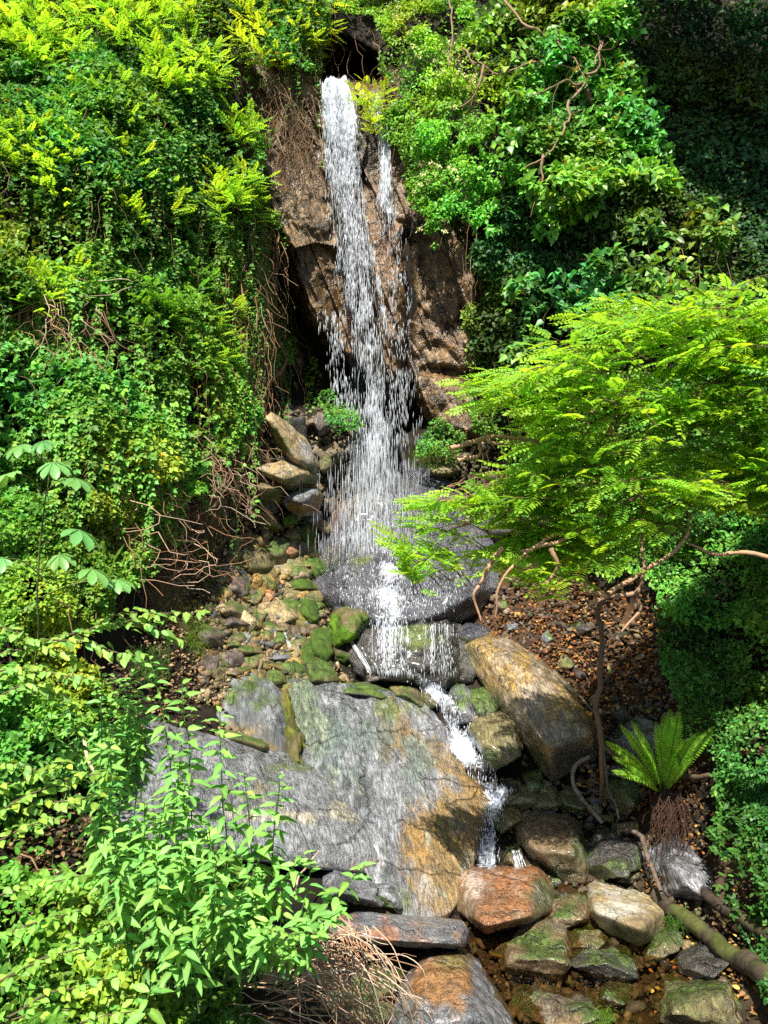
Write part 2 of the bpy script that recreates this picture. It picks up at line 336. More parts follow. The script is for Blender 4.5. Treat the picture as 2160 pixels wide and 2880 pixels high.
def rock(label, outline, peaks=(), thick=.35, pal='brown', moss=0., stains_shade_sheen=(), sub=4, p=14, disp=.06, proud=.0, grow=1.04, mat=None, name='rock', group=None, strata=0., cat='rock', mosscol=MOSS, streak=0., merge=.985):
    global NR; NR += 1
    O = np.array([(a[0], a[1]) for a in outline], float); c = O.mean(0); O = c+(O-c)*grow
    pr = np.array([a[2] if len(a) > 2 else proud for a in outline]); A = at(O[:, 0], O[:, 1], H(O[:, 0], O[:, 1])-pr)
    pts = [A]
    if len(peaks): K = np.array(peaks, float); pts.append(at(K[:, 0], K[:, 1], H(K[:, 0], K[:, 1])-K[:, 2]))
    B = A.mean(0)+(A-A.mean(0))*.75+np.array([0, .8, -.45])*thick; pts.append(B)
    V, F = soft_hull(np.concatenate(pts), sub, p, disp, NR, strata, merge); c = rockcol(V, vnormals(V, F), pal, NR, moss, stains_shade_sheen, mosscol, streak)
    mb = MB(); mb.add(V, F, c); org = V.mean(0); org[2] = V[:, 2].min()
    o = mb.build(name, mat or M_ROCK, origin=org); tag(o, label, cat, group); return o
def erock(label, u, v, w, h, rot=0., bulge=.5, pal='brown', moss=0., k=0, **kw):
    k = k or int(rng.integers(4, 7))
    kw.setdefault('p', 40); kw.setdefault('merge', .86 if kw['p'] > 20 else .985); kw['p'] *= 1.6
    """a stone given by its visible ellipse; bulge times its mean size stands out towards the gully"""
    a = (np.arange(k)+rng.random(k)*.5)/k*2*np.pi; r = math.radians(rot); ca, sa = math.cos(r), math.sin(r)
    rr = rng.uniform(.85, 1.25, k); x = np.cos(a)*w/2*rr; y = np.sin(a)*h/2*rr
    out = [(u+x[i]*ca-y[i]*sa, v+x[i]*sa+y[i]*ca) for i in range(k)]
    m = (w+h)/2/FPX*H([u], [v])[0]
    x = np.array([-.3, .28, .05, -.22, .3])*w*rng.uniform(.7, 1.15, 5); y = np.array([-.26, -.2, .02, .16, .24])*h*rng.uniform(.5, 1.3, 5); bb = np.array([.6, .6, 1.15, 1.2, 1.1])
    pk = [(u+x[i]*ca-y[i]*sa, v+x[i]*sa+y[i]*ca, m*bulge*bb[i]*rng.uniform(.7, 1.15)) for i in rng.permutation(5)[:4]]
    return rock(label, out, pk, thick=kw.pop('thick', m*.7), pal=pal, moss=moss, **kw)
OCH = (.21, .12, .03); ORG = (.36, .14, .045); GRY = (.36, .36, .35); SHEEN = (.25, .195, .14); GRN = (.10, .13, .075); MSC = (.09, .12, .02); TEAL = (.10, .13, .12); OLV = (.18, .11, .028)
# -- the big slab at mid left and its plates
rock('huge sloping wet slab streaked grey green and ochre at centre', [(815, 1925), (900, 1930), (1040, 1960), (1205, 1975), (1255, 2080), (1372, 2250), (1340, 2385), (1255, 2570), (1130, 2570), (1080, 2440), (930, 2240), (830, 2170)],
     [(900, 2000, .16), (1150, 2050, .18), (1250, 2200, .2), (1210, 2400, .16), (1000, 2200, .16)], .6, 'grey', 0,
     [(1330, 2220, 100, 190, OLV, 1.2), (1250, 2450, 110, 140, OLV, 1.15), (1330, 2300, 60, 110, OCH, .9), (1180, 2330, 70, 180, OCH, .8), (1120, 2060, 70, 110, OLV, .95), (1000, 2080, 120, 90, TEAL, .85), (1160, 2190, 50, 90, TEAL, .9), (850, 2010, 50, 100, GRN, 1), (1150, 1990, 80, 30, MSC, .8), (1130, 2530, 40, 50, MSC, .9), (1190, 2480, 30, 60, GRY, .6)],
     6, 40, .016, mat=M_WET, name='slab_rock', strata=.03, streak=.9)
rock('broad pale grey cracked slab behind the tall leafy herbs', [(330, 2200), (440, 2030), (560, 2090), (700, 2130), (830, 2150), (940, 2152), (990, 2205), (1060, 2330), (1120, 2450), (1000, 2440), (930, 2400), (760, 2400), (560, 2400), (370, 2370)],
     [(500, 2180, .2), (800, 2190, .22), (930, 2190, .22), (1040, 2390, .24), (780, 2370, .26), (480, 2340, .22)], .45, 'grey', 0,
     [(780, 2300, 300, 25, (.33, .29, .21), .7), (830, 2160, 100, 18, MSC, .8), (960, 2200, 40, 25, (.28, .23, .15), .8), (1050, 2440, 100, 20, (.14, .09, .04), .9)], 6, 40, .018, mat=M_WET, name='slab_rock', strata=.06, streak=.6)  # brown at the lower lip also paints the overhang's shade
rock('small blue grey ribbed slab above the broad grey slab', [(610, 2010), (650, 1910), (700, 1895), (770, 1905), (800, 1960), (815, 2060), (812, 2135), (740, 2120), (680, 2090)], [(690, 1930, .15), (770, 1960, .14), (780, 2080, .16)], .4, 'grey', .1,
     [(660, 2060, 60, 22, (.17, .12, .05), 1), (700, 2105, 80, 14, (.16, .11, .04), .9)], 5, 24, .03, name='slab_rock', strata=.06, streak=.6)
rock('brown mossy ledge stone tucked under the small ribbed slab', [(600, 2060), (680, 2060), (750, 2090), (760, 2115), (720, 2125), (640, 2100)], [(660, 2075, .2), (740, 2100, .22)], .2, 'olive', .35, sub=4)
o = rock('ridge of yellow green moss between the two big slabs', [(790, 1910), (825, 1930), (822, 2010), (845, 2090), (860, 2150), (830, 2165), (805, 2140), (808, 2040), (785, 1960)], [(810, 1960, .16), (825, 2060, .17), (838, 2140, .18)], .15, 'olive', .9, sub=5, disp=.12, mat=M_MOSS, name='moss_ridge', cat='moss', mosscol=np.array([.10, .11, .015]))
# -- the wet dome under the fall
rock('broad blue grey wet slab fanning out under the fall', [(930, 1480), (985, 1370), (1060, 1315), (1180, 1305), (1300, 1390), (1372, 1510), (1398, 1640), (1340, 1722), (1255, 1757), (1150, 1778), (1040, 1782), (945, 1725), (893, 1640)],
     [(1080, 1420, .22), (1250, 1450, .2), (1000, 1590, .36), (1230, 1590, .32), (1345, 1655, .36), (1245, 1722, .5), (1080, 1748, .54), (970, 1690, .38)], .6, 'blue', .0, [(1000, 1420, 60, 60, (.10, .085, .04), .8), (1180, 1480, 40, 80, (.08, .10, .05), .8), (950, 1450, 30, 60, (.12, .06, .03), .8), (1040, 1575, 60, 12, MSC, .7)], 6, 40, .028, mat=M_WET, name='boulder', strata=.05, streak=.16)
rock('dark ledge stone splitting the spray under the fall', [(960, 1545), (985, 1500), (1050, 1440), (1110, 1415), (1150, 1450), (1165, 1530), (1110, 1560), (1030, 1570)], [(1060, 1480, .36), (1110, 1470, .36), (1130, 1540, .44), (1030, 1550, .46)], .3, 'blue', .12, (), 5, 30, .06, mat=M_WET, name='boulder')
rock('low ledge stone at the left of the dome foam', [(900, 1620), (930, 1570), (1000, 1555), (1010, 1590), (960, 1640)], [(950, 1590, .4), (985, 1590, .42)], .3, 'blue', .1, (), 4, 30, .06, mat=M_WET)
rock('dark dripping rock step below the wet dome boulder', [(985, 1740), (1100, 1735), (1280, 1720), (1310, 1800), (1345, 1890), (1280, 1925), (1150, 1915), (1040, 1930), (985, 1860)],
     [(1040, 1770, .46), (1150, 1790, .52), (1240, 1765, .42), (1270, 1870, .3), (1130, 1880, .42), (1040, 1870, .3)], .4, 'dark', .0, [(1180, 1790, 80, 30, MSC, 1.2)], 5, 14, .09, mat=M_WET, name='rock_step')
o = rock('bright green moss cushion block left of the cascade', [(925, 1790), (940, 1720), (990, 1708), (1045, 1712), (1056, 1760), (1020, 1800), (985, 1810), (935, 1825)], [(960, 1740, .55), (1030, 1735, .55), (1000, 1785, .52)], .3, 'brown', .95, [(1020, 1790, 26, 26, (.13, .08, .04), 1)], 5, 10, .07, mat=M_MOSS, name='mossy_block', mosscol=np.array([.085, .17, .012]))
for (l, a) in (('green mossy hump draped below the moss cushion block', (962, 1835, 60, 50)), ('tall mossy boulder left of the cascade pool', (905, 1810, 75, 130)), ('round mossy boulder beside the foam of the dome', (872, 1715, 78, 100)),
               ('upper mossy boulder beside the falling spray', (872, 1510, 60, 90)), ('mossy rock just left of the dome foam edge', (895, 1590, 62, 90)), ('low mossy stone over the round mossy boulder', (855, 1650, 90, 40)), ('dark green mossy stone by the small trickle', (870, 1850, 60, 90))):
    erock(l, *a, bulge=.55, pal='olive', moss=.75, p=9, disp=.1, mat=M_MOSS, name='mossy_boulder', mosscol=np.array([.05, .092, .014]))
erock('dark wet round stone at the foot of the left cascade', 1040, 1890, 62, 70, 20, .6, 'purple', .15, mat=M_WET, name='boulder')
erock('dark mossy wet rock beside the white side trickle', 1005, 1835, 50, 80, -20, .6, 'dark', .5, mat=M_WET)
# -- rocks in the recess at left of the fall
rock('long leaning tan slab under the hanging roots', [(746, 1180), (765, 1162), (800, 1180), (868, 1240), (893, 1300), (885, 1345), (835, 1320), (800, 1280), (770, 1225)], [(775, 1185, .75), (840, 1245, .75), (872, 1300, .8), (830, 1290, .85)], .25, 'tan', .12, [(850, 1280, 40, 40, (.27, .25, .24), .9)], 5, 20, .04, proud=.5, name='boulder')
rock('wide angular tan block under the leaning slab', [(722, 1318), (800, 1290), (850, 1300), (893, 1340), (888, 1355), (820, 1372), (775, 1352)], [(790, 1310, .8), (860, 1330, .85), (800, 1350, .9)], .25, 'tan', .1, sub=5, p=20, disp=.04, proud=.5, name='boulder')
rock('whitish flat boulder below the wide angular block', [(792, 1410), (830, 1380), (885, 1374), (908, 1392), (890, 1425), (835, 1440)], [(830, 1395, .8), (880, 1390, .8), (845, 1420, .85)], .25, 'grey', .12, [(830, 1430, 50, 16, OCH, .8), (900, 1405, 20, 25, OCH, .7)], 5, 16, .05, proud=.45, name='boulder')
rock('brown mossy boulder left of the whitish boulder', [(718, 1370), (745, 1350), (790, 1362), (802, 1390), (770, 1402), (730, 1395)], [(750, 1370, .65), (785, 1380, .65)], .2, 'olive', .2, sub=4, proud=.4)
erock('small round pink brown boulder on the shelf by ferny leaves', 903, 1185, 50, 52, 0, .6, 'purple', 0, proud=.5, p=10, name='boulder')
rock('brown sloping slab flecked with fallen leaves', [(700, 1432), (740, 1420), (775, 1440), (800, 1480), (760, 1490), (715, 1470)], [(745, 1440, .3), (780, 1475, .3)], .2, 'olive', .15, sub=4, disp=.04)
erock('brown boulder at the left foot of the white spray', 935, 1265, 90, 50, -10, .5, 'brown', .2, proud=.3, name='boulder')
erock('mossy knob of rock behind the leaning slab', 915, 1300, 40, 45, 0, .5, 'olive', .4, proud=.4)
erock('dark low rock in the hollow behind the leaning slab', 830, 1200, 90, 60, 20, .3, 'dark', 0, proud=.2)
erock('dark flat rock below the wide angular block', 758, 1420, 60, 40, 0, .4, 'dark', .2, proud=.3)
erock('thin brown slab wedged under the hanging roots', 742, 1292, 60, 26, -25, .5, 'brown', .2, proud=.4)
erock('small green mossy stone under the whitish boulder', 818, 1462, 46, 32, 0, .6, 'olive', .7, proud=.2, mat=M_MOSS)
# -- rubble slope
RB = [('round olive boulder in the upper rubble', 716, 1580, 84, 62, 0, 'olive', .1), ('tall mossy wedge stone in the upper rubble', 790, 1552, 66, 74, 20, 'olive', .35), ('rusty brown wedge face beside the tall mossy wedge', 820, 1545, 40, 60, -20, 'orange', 0),
      ('bright golden cube stone in the rubble', 726, 1632, 42, 48, 20, 'gold', 0), ('bright golden slanted slab beside the golden cube', 766, 1635, 52, 56, 30, 'gold', .08), ('dark golden blade stone under the golden cube', 730, 1672, 26, 66, 30, 'gold', .1), ('orange brown pointed stone under the golden slab', 758, 1672, 34, 44, 20, 'orange', 0),
      ('pinkish brown round boulder left of the golden cube', 673, 1648, 58, 62, 0, 'purple', .05), ('pale pink brown boulder above the pinkish boulder', 640, 1606, 34, 44, 0, 'purple', 0), ('small whitish stone between the olive and pink boulders', 682, 1610, 24, 34, -20, 'grey', 0),
      ('long flat shiny slab on the left of the rubble', 660, 1712, 100, 46, 5, 'tan', .1), ('purple brown block below the long flat slab', 668, 1745, 80, 40, 5, 'purple', 0), ('white faced block right of the long flat slab', 734, 1722, 42, 52, 10, 'tan', .1),
      ('broad ridged brown boulder in the middle of the rubble', 795, 1715, 92, 66, 12, 'tan', .08), ('ochre underside rock beneath the broad ridged boulder', 790, 1745, 60, 26, 5, 'gold', .1), ('pale tilted flat stone in the lower rubble', 690, 1790, 52, 34, 30, 'grey', 0),
      ('mossy tuft stone beside the pale tilted stone', 725, 1775, 44, 40, 0, 'olive', .65), ('brown lump at the left edge of the rubble', 600, 1790, 80, 54, 10, 'purple', .1), ('mossy lump below the brown left lump', 664, 1812, 50, 26, 0, 'olive', .5),
      ('dark angular stone low on the left of the rubble', 592, 1855, 58, 62, 20, 'purple', 0), ('grey brown square block near the ribbed slab', 660, 1855, 76, 60, 10, 'purple', 0), ('wide brown boulder above the square block', 705, 1832, 88, 48, 5, 'brown', .1),
      ('whitish oblong stone near the trickle', 790, 1846, 62, 26, 0, 'grey', 0), ('pale stone left of the whitish oblong stone', 742, 1852, 46, 26, -10, 'tan', 0), ('mossy block on the slab top edge', 780, 1910, 60, 50, 10, 'olive', .5),
      ('mossy angular block above the great slab', 825, 1882, 66, 46, -15, 'olive', .5), ('large round mossy boulder with ochre side above the slab', 905, 1900, 98, 80, 10, 'olive', .4), ('flat mossy stone at the slab top', 850, 1930, 46, 26, 0, 'olive', .6),
      ('long dark mossy stone on the lip of the great slab', 1025, 1945, 130, 40, 3, 'dark', .45), ('mossy boulder at the upper right lip of the slab', 1150, 1955, 80, 50, 20, 'olive', .6), ('small round stone at the right of the ridged boulder', 848, 1590, 34, 26, 0, 'olive', .4),
      ('green mossy oblong stone beside the upper cascade', 842, 1582, 50, 40, -20, 'olive', .6), ('grey green pebble boulder near the moss block', 867, 1750, 36, 34, 0, 'grey', .25), ('round stone with a mossy cap by the trickle', 832, 1762, 30, 34, 0, 'olive', .45),
      ('orange stone high in the rubble', 756, 1532, 28, 20, -20, 'orange', 0), ('small brown cobble high in the rubble', 747, 1505, 26, 36, 0, 'tan', 0), ('flat brown cobble above the small cobble', 742, 1483, 28, 16, 0, 'brown', 0), ('brown slab under the mossy tuft stone', 788, 1768, 56, 24, 0, 'brown', .1),
      ('mossy rock left of the small white trickle', 795, 1795, 50, 46, 0, 'olive', .5), ('cream stone above the round mossy boulder', 784, 1620, 20, 18, 0, 'tan', 0), ('grey wedge near the foam of the cascade', 884, 1455, 46, 34, 20, 'grey', .3), ('brown wedge at the edge of the spray', 905, 1480, 70, 30, 25, 'brown', .1)]
for (l, u, v, w, h, r, pal, ms) in RB:
    erock(l, u, v, w*1.25, h*1.25, r, rng.uniform(.45, .65), pal, ms, p=rng.uniform(30, 60), disp=.06, name='rock', mat=M_MOSS if ms > .6 else M_ROCK)
# -- stream boulders
rock('orange stained boulder below the little side fall', [(1278, 2462), (1300, 2440), (1400, 2432), (1515, 2426), (1560, 2500), (1550, 2560), (1500, 2600), (1360, 2622), (1290, 2560)], [(1310, 2450, .2), (1510, 2435, .2), (1490, 2570, .5), (1365, 2600, .5)], .5, 'orange', .0,
     [(1540, 2510, 45, 60, (.05, .065, .02), 1.1), (1305, 2560, 28, 60, (.13, .085, .05), .9), (1325, 2470, 40, 26, (.42, .33, .27), .8), (1450, 2470, 25, 35, (.40, .27, .22), .6)], 5, 60, .025, mat=M_WET, name='boulder')
rock('flat pink and white slab lying over a dark gap', [(905, 2600), (1000, 2570), (1100, 2575), (1290, 2588), (1310, 2612), (1300, 2660), (1180, 2664), (1060, 2655), (920, 2628)], [(960, 2595, .5), (1270, 2605, .5), (1280, 2650, .55), (1080, 2645, .55)], .4, 'grey', .0,
     [(1080, 2620, 110, 35, (.29, .13, .07), 1), (1290, 2620, 16, 30, (.34, .2, .09), .6)], 5, 22, .03, proud=.3, mat=M_WET, name='slab_rock')
rock('pointed grey boulder with orange cap at bottom centre', [(1100, 2950), (1118, 2800), (1170, 2700), (1210, 2672), (1295, 2665), (1330, 2700), (1395, 2790), (1450, 2900), (1440, 2980), (1200, 3000)], [(1200, 2720, .35), (1290, 2700, .35), (1330, 2860, .5), (1180, 2880, .5)], .6, 'grey', .0,
     [(1235, 2760, 95, 85, (.30, .14, .04), 1.2), (1270, 2690, 60, 40, (.16, .13, .04), .9)], 6, 40, .025, mat=M_WET, name='boulder', streak=.3)
rock('brown topped boulder with mossy flank and shade painted dark on its front', [(1446, 2320), (1465, 2295), (1535, 2282), (1625, 2310), (1650, 2370), (1660, 2440), (1640, 2480), (1590, 2480), (1500, 2420), (1455, 2370)], [(1480, 2320, .15), (1600, 2320, .15), (1610, 2395, .5), (1500, 2385, .45)], .5, 'brown', .0,
     [(1560, 2350, 70, 45, (.19, .105, .06), 1), (1625, 2400, 30, 80, (.06, .075, .02), 1), (1560, 2450, 80, 40, (.055, .06, .02), 1)], 5, 60, .03, mat=M_WET, name='boulder')  # front painted dark for its shade, moss on the flank
rock('pale grey angular boulder right of the stream', [(1655, 2490), (1672, 2470), (1740, 2490), (1875, 2550), (1865, 2580), (1825, 2650), (1790, 2668), (1700, 2620), (1655, 2570)], [(1690, 2490, .15), (1850, 2555, .15), (1805, 2612, .45), (1675, 2560, .42)], .5, 'tan', .0,
     [(1740, 2530, 90, 45, (.40, .37, .31), 1), (1760, 2640, 80, 30, (.07, .075, .025), 1), (1800, 2510, 60, 18, MSC, .6)], 5, 60, .03, mat=M_ROCK, name='boulder')  # dark patch below is the underside's shade painted into the colour
SB = [('round dark olive stone in front of the pale angular boulder', 1648, 2640, 96, 84, 0, 'olive', .1), ('dark rounded boulder with a grey cap in the stream', 1716, 2702, 176, 112, 5, 'dark', .12), ('low tan boulder half sunk in the pool', 1510, 2672, 220, 130, 5, 'brown', .05),
      ('long flat boulder with whitish top at bottom right', 1580, 2840, 230, 110, 8, 'brown', .12), ('ochre speckled mossy boulder at bottom right', 1945, 2820, 200, 150, 10, 'olive', .25), ('dim olive stone between the bottom boulders', 1728, 2790, 96, 70, 10, 'olive', .2),
      ('dark purple brown block at lower right', 1968, 2700, 112, 98, 10, 'dark', 0), ('olive rock between pale boulder and log', 1862, 2655, 84, 92, 0, 'olive', .2), ('dark mossy boulder right of the brown topped boulder', 1712, 2420, 134, 124, 10, 'dark', .6),
      ('brown rock behind the orange boulder', 1592, 2565, 120, 84, 0, 'brown', .1), ('olive faced boulder left of the little white rapids', 1388, 2078, 122, 140, 10, 'olive', .35), ('yellow mossy stone beside the little fall', 1420, 2300, 72, 62, 0, 'gold', .3),
      ('brown wet stone splitting the white rapids', 1335, 2160, 70, 62, 0, 'purple', 0), ('olive rubble stone right of the rapids', 1462, 2242, 90, 62, 0, 'olive', .3), ('green grey stone right of the rubble stone', 1535, 2245, 76, 70, 0, 'olive', .5),
      ('mossy stone under the curved root', 1610, 2250, 70, 66, 0, 'olive', .55), ('tan stone below the golden slab', 1520, 2215, 52, 34, 0, 'tan', .1), ('white stone by the roots', 1737, 2172, 46, 36, 0, 'grey', .05), ('grey rock behind the fern', 1800, 2090, 120, 100, 20, 'grey', .1),
      ('mossy stone at the foot of the golden slab', 1500, 2200, 60, 60, 0, 'olive', .5), ('dark stone in the stream bend', 1555, 2310, 60, 40, 0, 'dark', .2), ('brown stone by the bent root', 1765, 2330, 60, 34, 10, 'tan', .1), ('pale wet rock below the fern roots', 1900, 2440, 190, 110, 38, 'grey', 0),
      ('mossy bank stone left of the fern', 1745, 2230, 90, 90, 0, 'olive', .5), ('dark rock at the edge of the rapids', 1440, 2220, 50, 40, 0, 'dark', .2), ('small stone under the little fall', 1440, 2410, 60, 50, 0, 'olive', .3), ('dark flat rock by the pool outflow', 1660, 2860, 90, 60, 0, 'dark', .1),
      ('wet stone in the top of the rapids', 1290, 1980, 80, 80, 10, 'grey', .15), ('dark stone right of the top rapids', 1355, 1985, 60, 90, -20, 'dark', .4), ('mossy rock left of the top rapids', 1215, 1960, 60, 50, 20, 'olive', .5), ('mossy olive stone near the bottom gap', 1050, 2760, 110, 90, 0, 'olive', .2),
      ('tan stone at the bottom under dry stems', 1010, 2830, 130, 90, 0, 'tan', .15), ('brown stone beside the pointed boulder', 1090, 2740, 70, 60, 0, 'brown', .05), ('pale stone under the flat pink slab', 990, 2500, 150, 90, 10, 'grey', .15), ('grey speckled rock left of the great slab foot', 1085, 2500, 110, 80, 10, 'grey', .2)]
for (l, u, v, w, h, r, pal, ms) in SB:
    erock(l, u, v, w*1.33, h*1.33, r, rng.uniform(.5, .65), pal, ms, p=rng.uniform(24, 60), disp=.05, name='boulder' if w > 95 else 'rock', sub=5 if w > 95 else 4, mat=M_MOSS if ms > .6 else M_WET)
rock('long tilted slab with sky sheen painted on top and a golden edge', [(1290, 1812), (1320, 1775), (1400, 1782), (1470, 1815), (1545, 1870), (1670, 2030), (1685, 2085), (1680, 2130), (1545, 2190), (1500, 2110), (1400, 1970), (1320, 1870)],
     [(1345, 1815, .35), (1440, 1850, .4), (1545, 2105, .5), (1660, 2060, .4), (1470, 1990, .48)], .5, 'gold', 0,
     [(1395, 1860, 60, 60, SHEEN, .9), (1480, 1970, 70, 80, SHEEN, .9), (1550, 2060, 55, 50, SHEEN, .9), (1325, 1850, 40, 40, (.12, .14, .06), .9), (1620, 2140, 90, 34, (.05, .04, .025), 1.1), (1490, 2130, 40, 50, (.06, .07, .02), 1)],  # pale top patches paint sky sheen; the brown-black end patch paints shade
     6, 50, .02, mat=M_WET, name='slab_rock', streak=.3)
rock('wet blue rock at the head of the tilted slab', [(1270, 1790), (1310, 1755), (1370, 1765), (1380, 1790), (1320, 1830)], [(1320, 1785, .3)], .3, 'blue', .15, sub=4, mat=M_WET)
for (l, u, v, w, h, pal) in (('round grey stone in the leaf litter', 1535, 1790, 46, 44, 'grey'), ('dark egg stone in the leaf litter', 1640, 1765, 60, 50, 'dark'), ('low grey stone above the tilted slab', 1440, 1765, 44, 30, 'grey'), ('pale pebble in the leaf litter', 1600, 1765, 28, 28, 'grey'),
                          ('mossy stone in the leaf litter', 1590, 1865, 56, 60, 'olive'), ('brown stone under the shrub', 1410, 1700, 50, 36, 'brown'), ('purple brown stone under the shrub branches', 1480, 1725, 42, 30, 'purple'), ('dark stone up the leafy bank', 1750, 1790, 44, 36, 'dark'), ('mossy dark stone by the dead stem', 1740, 2010, 66, 66, 'dark'), ('brown ledge rock right of the fall foot', 1330, 1420, 120, 90, 'brown'), ('dark ledge rock behind the shrub tip', 1400, 1480, 110, 80, 'dark'), ('brown ledge under the grassy tuft', 1240, 1320, 120, 50, 'olive')):
    erock(l, u, v, w, h, 0, .5, pal, .15, p=10)
def gravel(label, poly, n, lo, hi, cols):
    P = np.array(poly, float); u = rng.uniform(P[:, 0].min(), P[:, 0].max(), n*3); v = rng.uniform(P[:, 1].min(), P[:, 1].max(), n*3); k = polysd(u, v, poly)+25*rng.standard_normal(n*3) > 0; u, v = u[k][:n], v[k][:n]; n = len(u)
    X = onhill(u, v, rng.uniform(.0, .05, n)); D, F = ico(1); r = rng.uniform(lo, hi, n)*np.exp(.4*rng.standard_normal(n)); V = D[None]*rng.uniform(.45, 1.35, (n, len(D), 1))*r[:, None, None]*rng.uniform(.6, 1.3, (n, 1, 3))+X[:, None]
    mb = MB(); c = np.array(cols)[rng.integers(0, len(cols), n)]*np.exp(.25*rng.standard_normal((n, 1))); mb.add(V.reshape(-1, 3), (F[None]+(np.arange(n)*len(D))[:, None, None]).reshape(-1, 3), np.repeat(c, len(D), axis=0)); return stuff(mb.build('gravel', M_ROCK, smooth=False, origin=X.mean(0)), label, 'gravel')
GC = [(.2, .14, .07), (.12, .08, .045), (.28, .22, .13), (.09, .1, .03), (.22, .13, .04), (.05, .04, .03)]
gravel('broken gravel and chips between the stones of the rubble slope', [(570, 1580), (720, 1440), (880, 1440), (930, 1860), (1000, 1930), (560, 1980), (540, 1800)], 3200, .008, .03, GC)
gravel('chips and gravel between the stream boulders', [(1240, 2180), (1780, 2180), (1900, 2400), (2060, 2640), (2060, 2900), (1440, 2900), (1300, 2640), (1440, 2400)], 2000, .007, .022, [(.10, .07, .035), (.06, .04, .022), (.13, .10, .06), (.05, .055, .02), (.03, .025, .018)])
gravel('earthy gravel among the leaves of the right slope', [(1330, 1600), (1600, 1640), (1830, 1740), (1960, 2000), (1960, 2280), (1700, 2260), (1560, 2060), (1400, 1780)], 2600, .010, .024, [(.07, .045, .025), (.12, .08, .045), (.04, .03, .02), (.16, .12, .08)])
gravel('dark gravel on the floor of the shaded hollow', [(740, 1140), (900, 1150), (1010, 1230), (960, 1420), (700, 1430)], 1200, .014, .035, [(.12, .085, .05), (.07, .05, .03), (.17, .13, .08)])
gravel('gravel and roots debris on the ledge right of the fall foot', [(1180, 1240), (1340, 1250), (1520, 1320), (1460, 1580), (1380, 1560), (1300, 1380)], 1300, .010, .03, [(.10, .07, .04), (.06, .045, .025), (.15, .11, .07), (.07, .08, .025)])
ev = 0
while ev < 120:
    u = rng.uniform(590, 890); v = rng.uniform(1490, 1930)
    if polysd(np.array([u]), np.array([v]), [(640, 1590), (730, 1490), (870, 1480), (900, 1900), (800, 1925), (575, 1935), (575, 1800)])[0] < 0: continue
    w = rng.uniform(38, 82); erock('angular brown stone packed between the larger stones of the rubble slope', u, v, w, w*rng.uniform(.5, .9), rng.uniform(-30, 30), rng.uniform(.3, .5), ('gold', 'tan', 'gold', 'olive', 'brown')[rng.integers(5)], rng.uniform(0, .25), p=60, disp=.05, sub=3, group='angular filler stones of the rubble slope', name='rock'); ev += 1
ev = 0
while ev < 34:
    u = rng.uniform(1400, 2020); v = rng.uniform(2200, 2860)
    if polysd(np.array([u]), np.array([v]), [(1400, 2190), (1780, 2200), (1860, 2420), (2020, 2640), (2020, 2860), (1640, 2860), (1560, 2620), (1560, 2350)])[0] < 0: continue
    w = rng.uniform(40, 80); erock('wet stone wedged among the stream boulders at lower right', u, v, w, w*rng.uniform(.55, .9), rng.uniform(-20, 30), rng.uniform(.3, .5), ('gold', 'tan', 'olive', 'brown', 'dark')[rng.integers(5)], rng.uniform(0, .35), p=40, disp=.05, sub=3, mat=M_WET, group='wedged stones of the stream bed', name='rock'); ev += 1
# -- small loose stones nobody can tell apart
protos = []
for k in range(7):
    V, F = soft_hull(rng.standard_normal((14, 3))*np.array([1, .8, .6]), 3, 14, .08, 300+k)
    V = V/np.abs(V).max(); mb = MB(); mb.add(V, F, rockcol(V*.2+k, vnormals(V, F), ('brown', 'tan', 'olive', 'gold', 'purple', 'grey', 'brown')[k], 300+k, .1)); protos.append(mb.build('stone', M_ROCK).data)
for o in [o for o in COL.objects if o.name.split('.')[0] == 'stone']: bpy.data.objects.remove(o)
def stones(poly, n, lo, hi, label, group):
    P = np.array(poly); k = 0
    while k < n:
        u = rng.uniform(P[:, 0].min(), P[:, 0].max()); v = rng.uniform(P[:, 1].min(), P[:, 1].max())
        if polysd(np.array([u]), np.array([v]), poly)[0] < 0: continue
        o = bpy.data.objects.new('stone', protos[rng.integers(7)]); COL.objects.link(o); s = rng.uniform(lo, hi)
        o.location = onhill([u], [v], s*.5-.02)[0]; o.scale = (s*rng.uniform(.8, 1.3), s*rng.uniform(.8, 1.2), s*rng.uniform(.6, 1)); o.rotation_euler = rng.uniform(-.5, .5, 2).tolist()+[rng.uniform(0, 6.3)]
        tag(o, label, 'stone', group); k += 1
stones([(600, 1600), (720, 1480), (870, 1480), (880, 1900), (800, 1930), (560, 1940), (560, 1800)], 130, .03, .085, 'small brown stone loose in the rubble slope left of the cascade', 'loose stones of the rubble slope')
stones([(1390, 2190), (1640, 2190), (1760, 2260), (1750, 2340), (1460, 2330)], 40, .03, .08, 'small mossy stone among the boulders right of the rapids', 'loose stones right of the rapids')
stones([(1400, 1720), (1800, 1740), (1900, 2000), (1760, 2100), (1580, 1880)], 45, .03, .07, 'small stone among the orange fallen leaves', 'stones in the leaf litter')
stones([(760, 1150), (900, 1170), (960, 1260), (700, 1420)], 26, .04, .1, 'dark stone in the shaded hollow left of the fall', 'stones of the shaded hollow')
stones([(1300, 2600), (1900, 2600), (2000, 2880), (1430, 2880)], 40, .03, .07, 'small wet stone in the bed of the pool', 'stones of the pool bed')
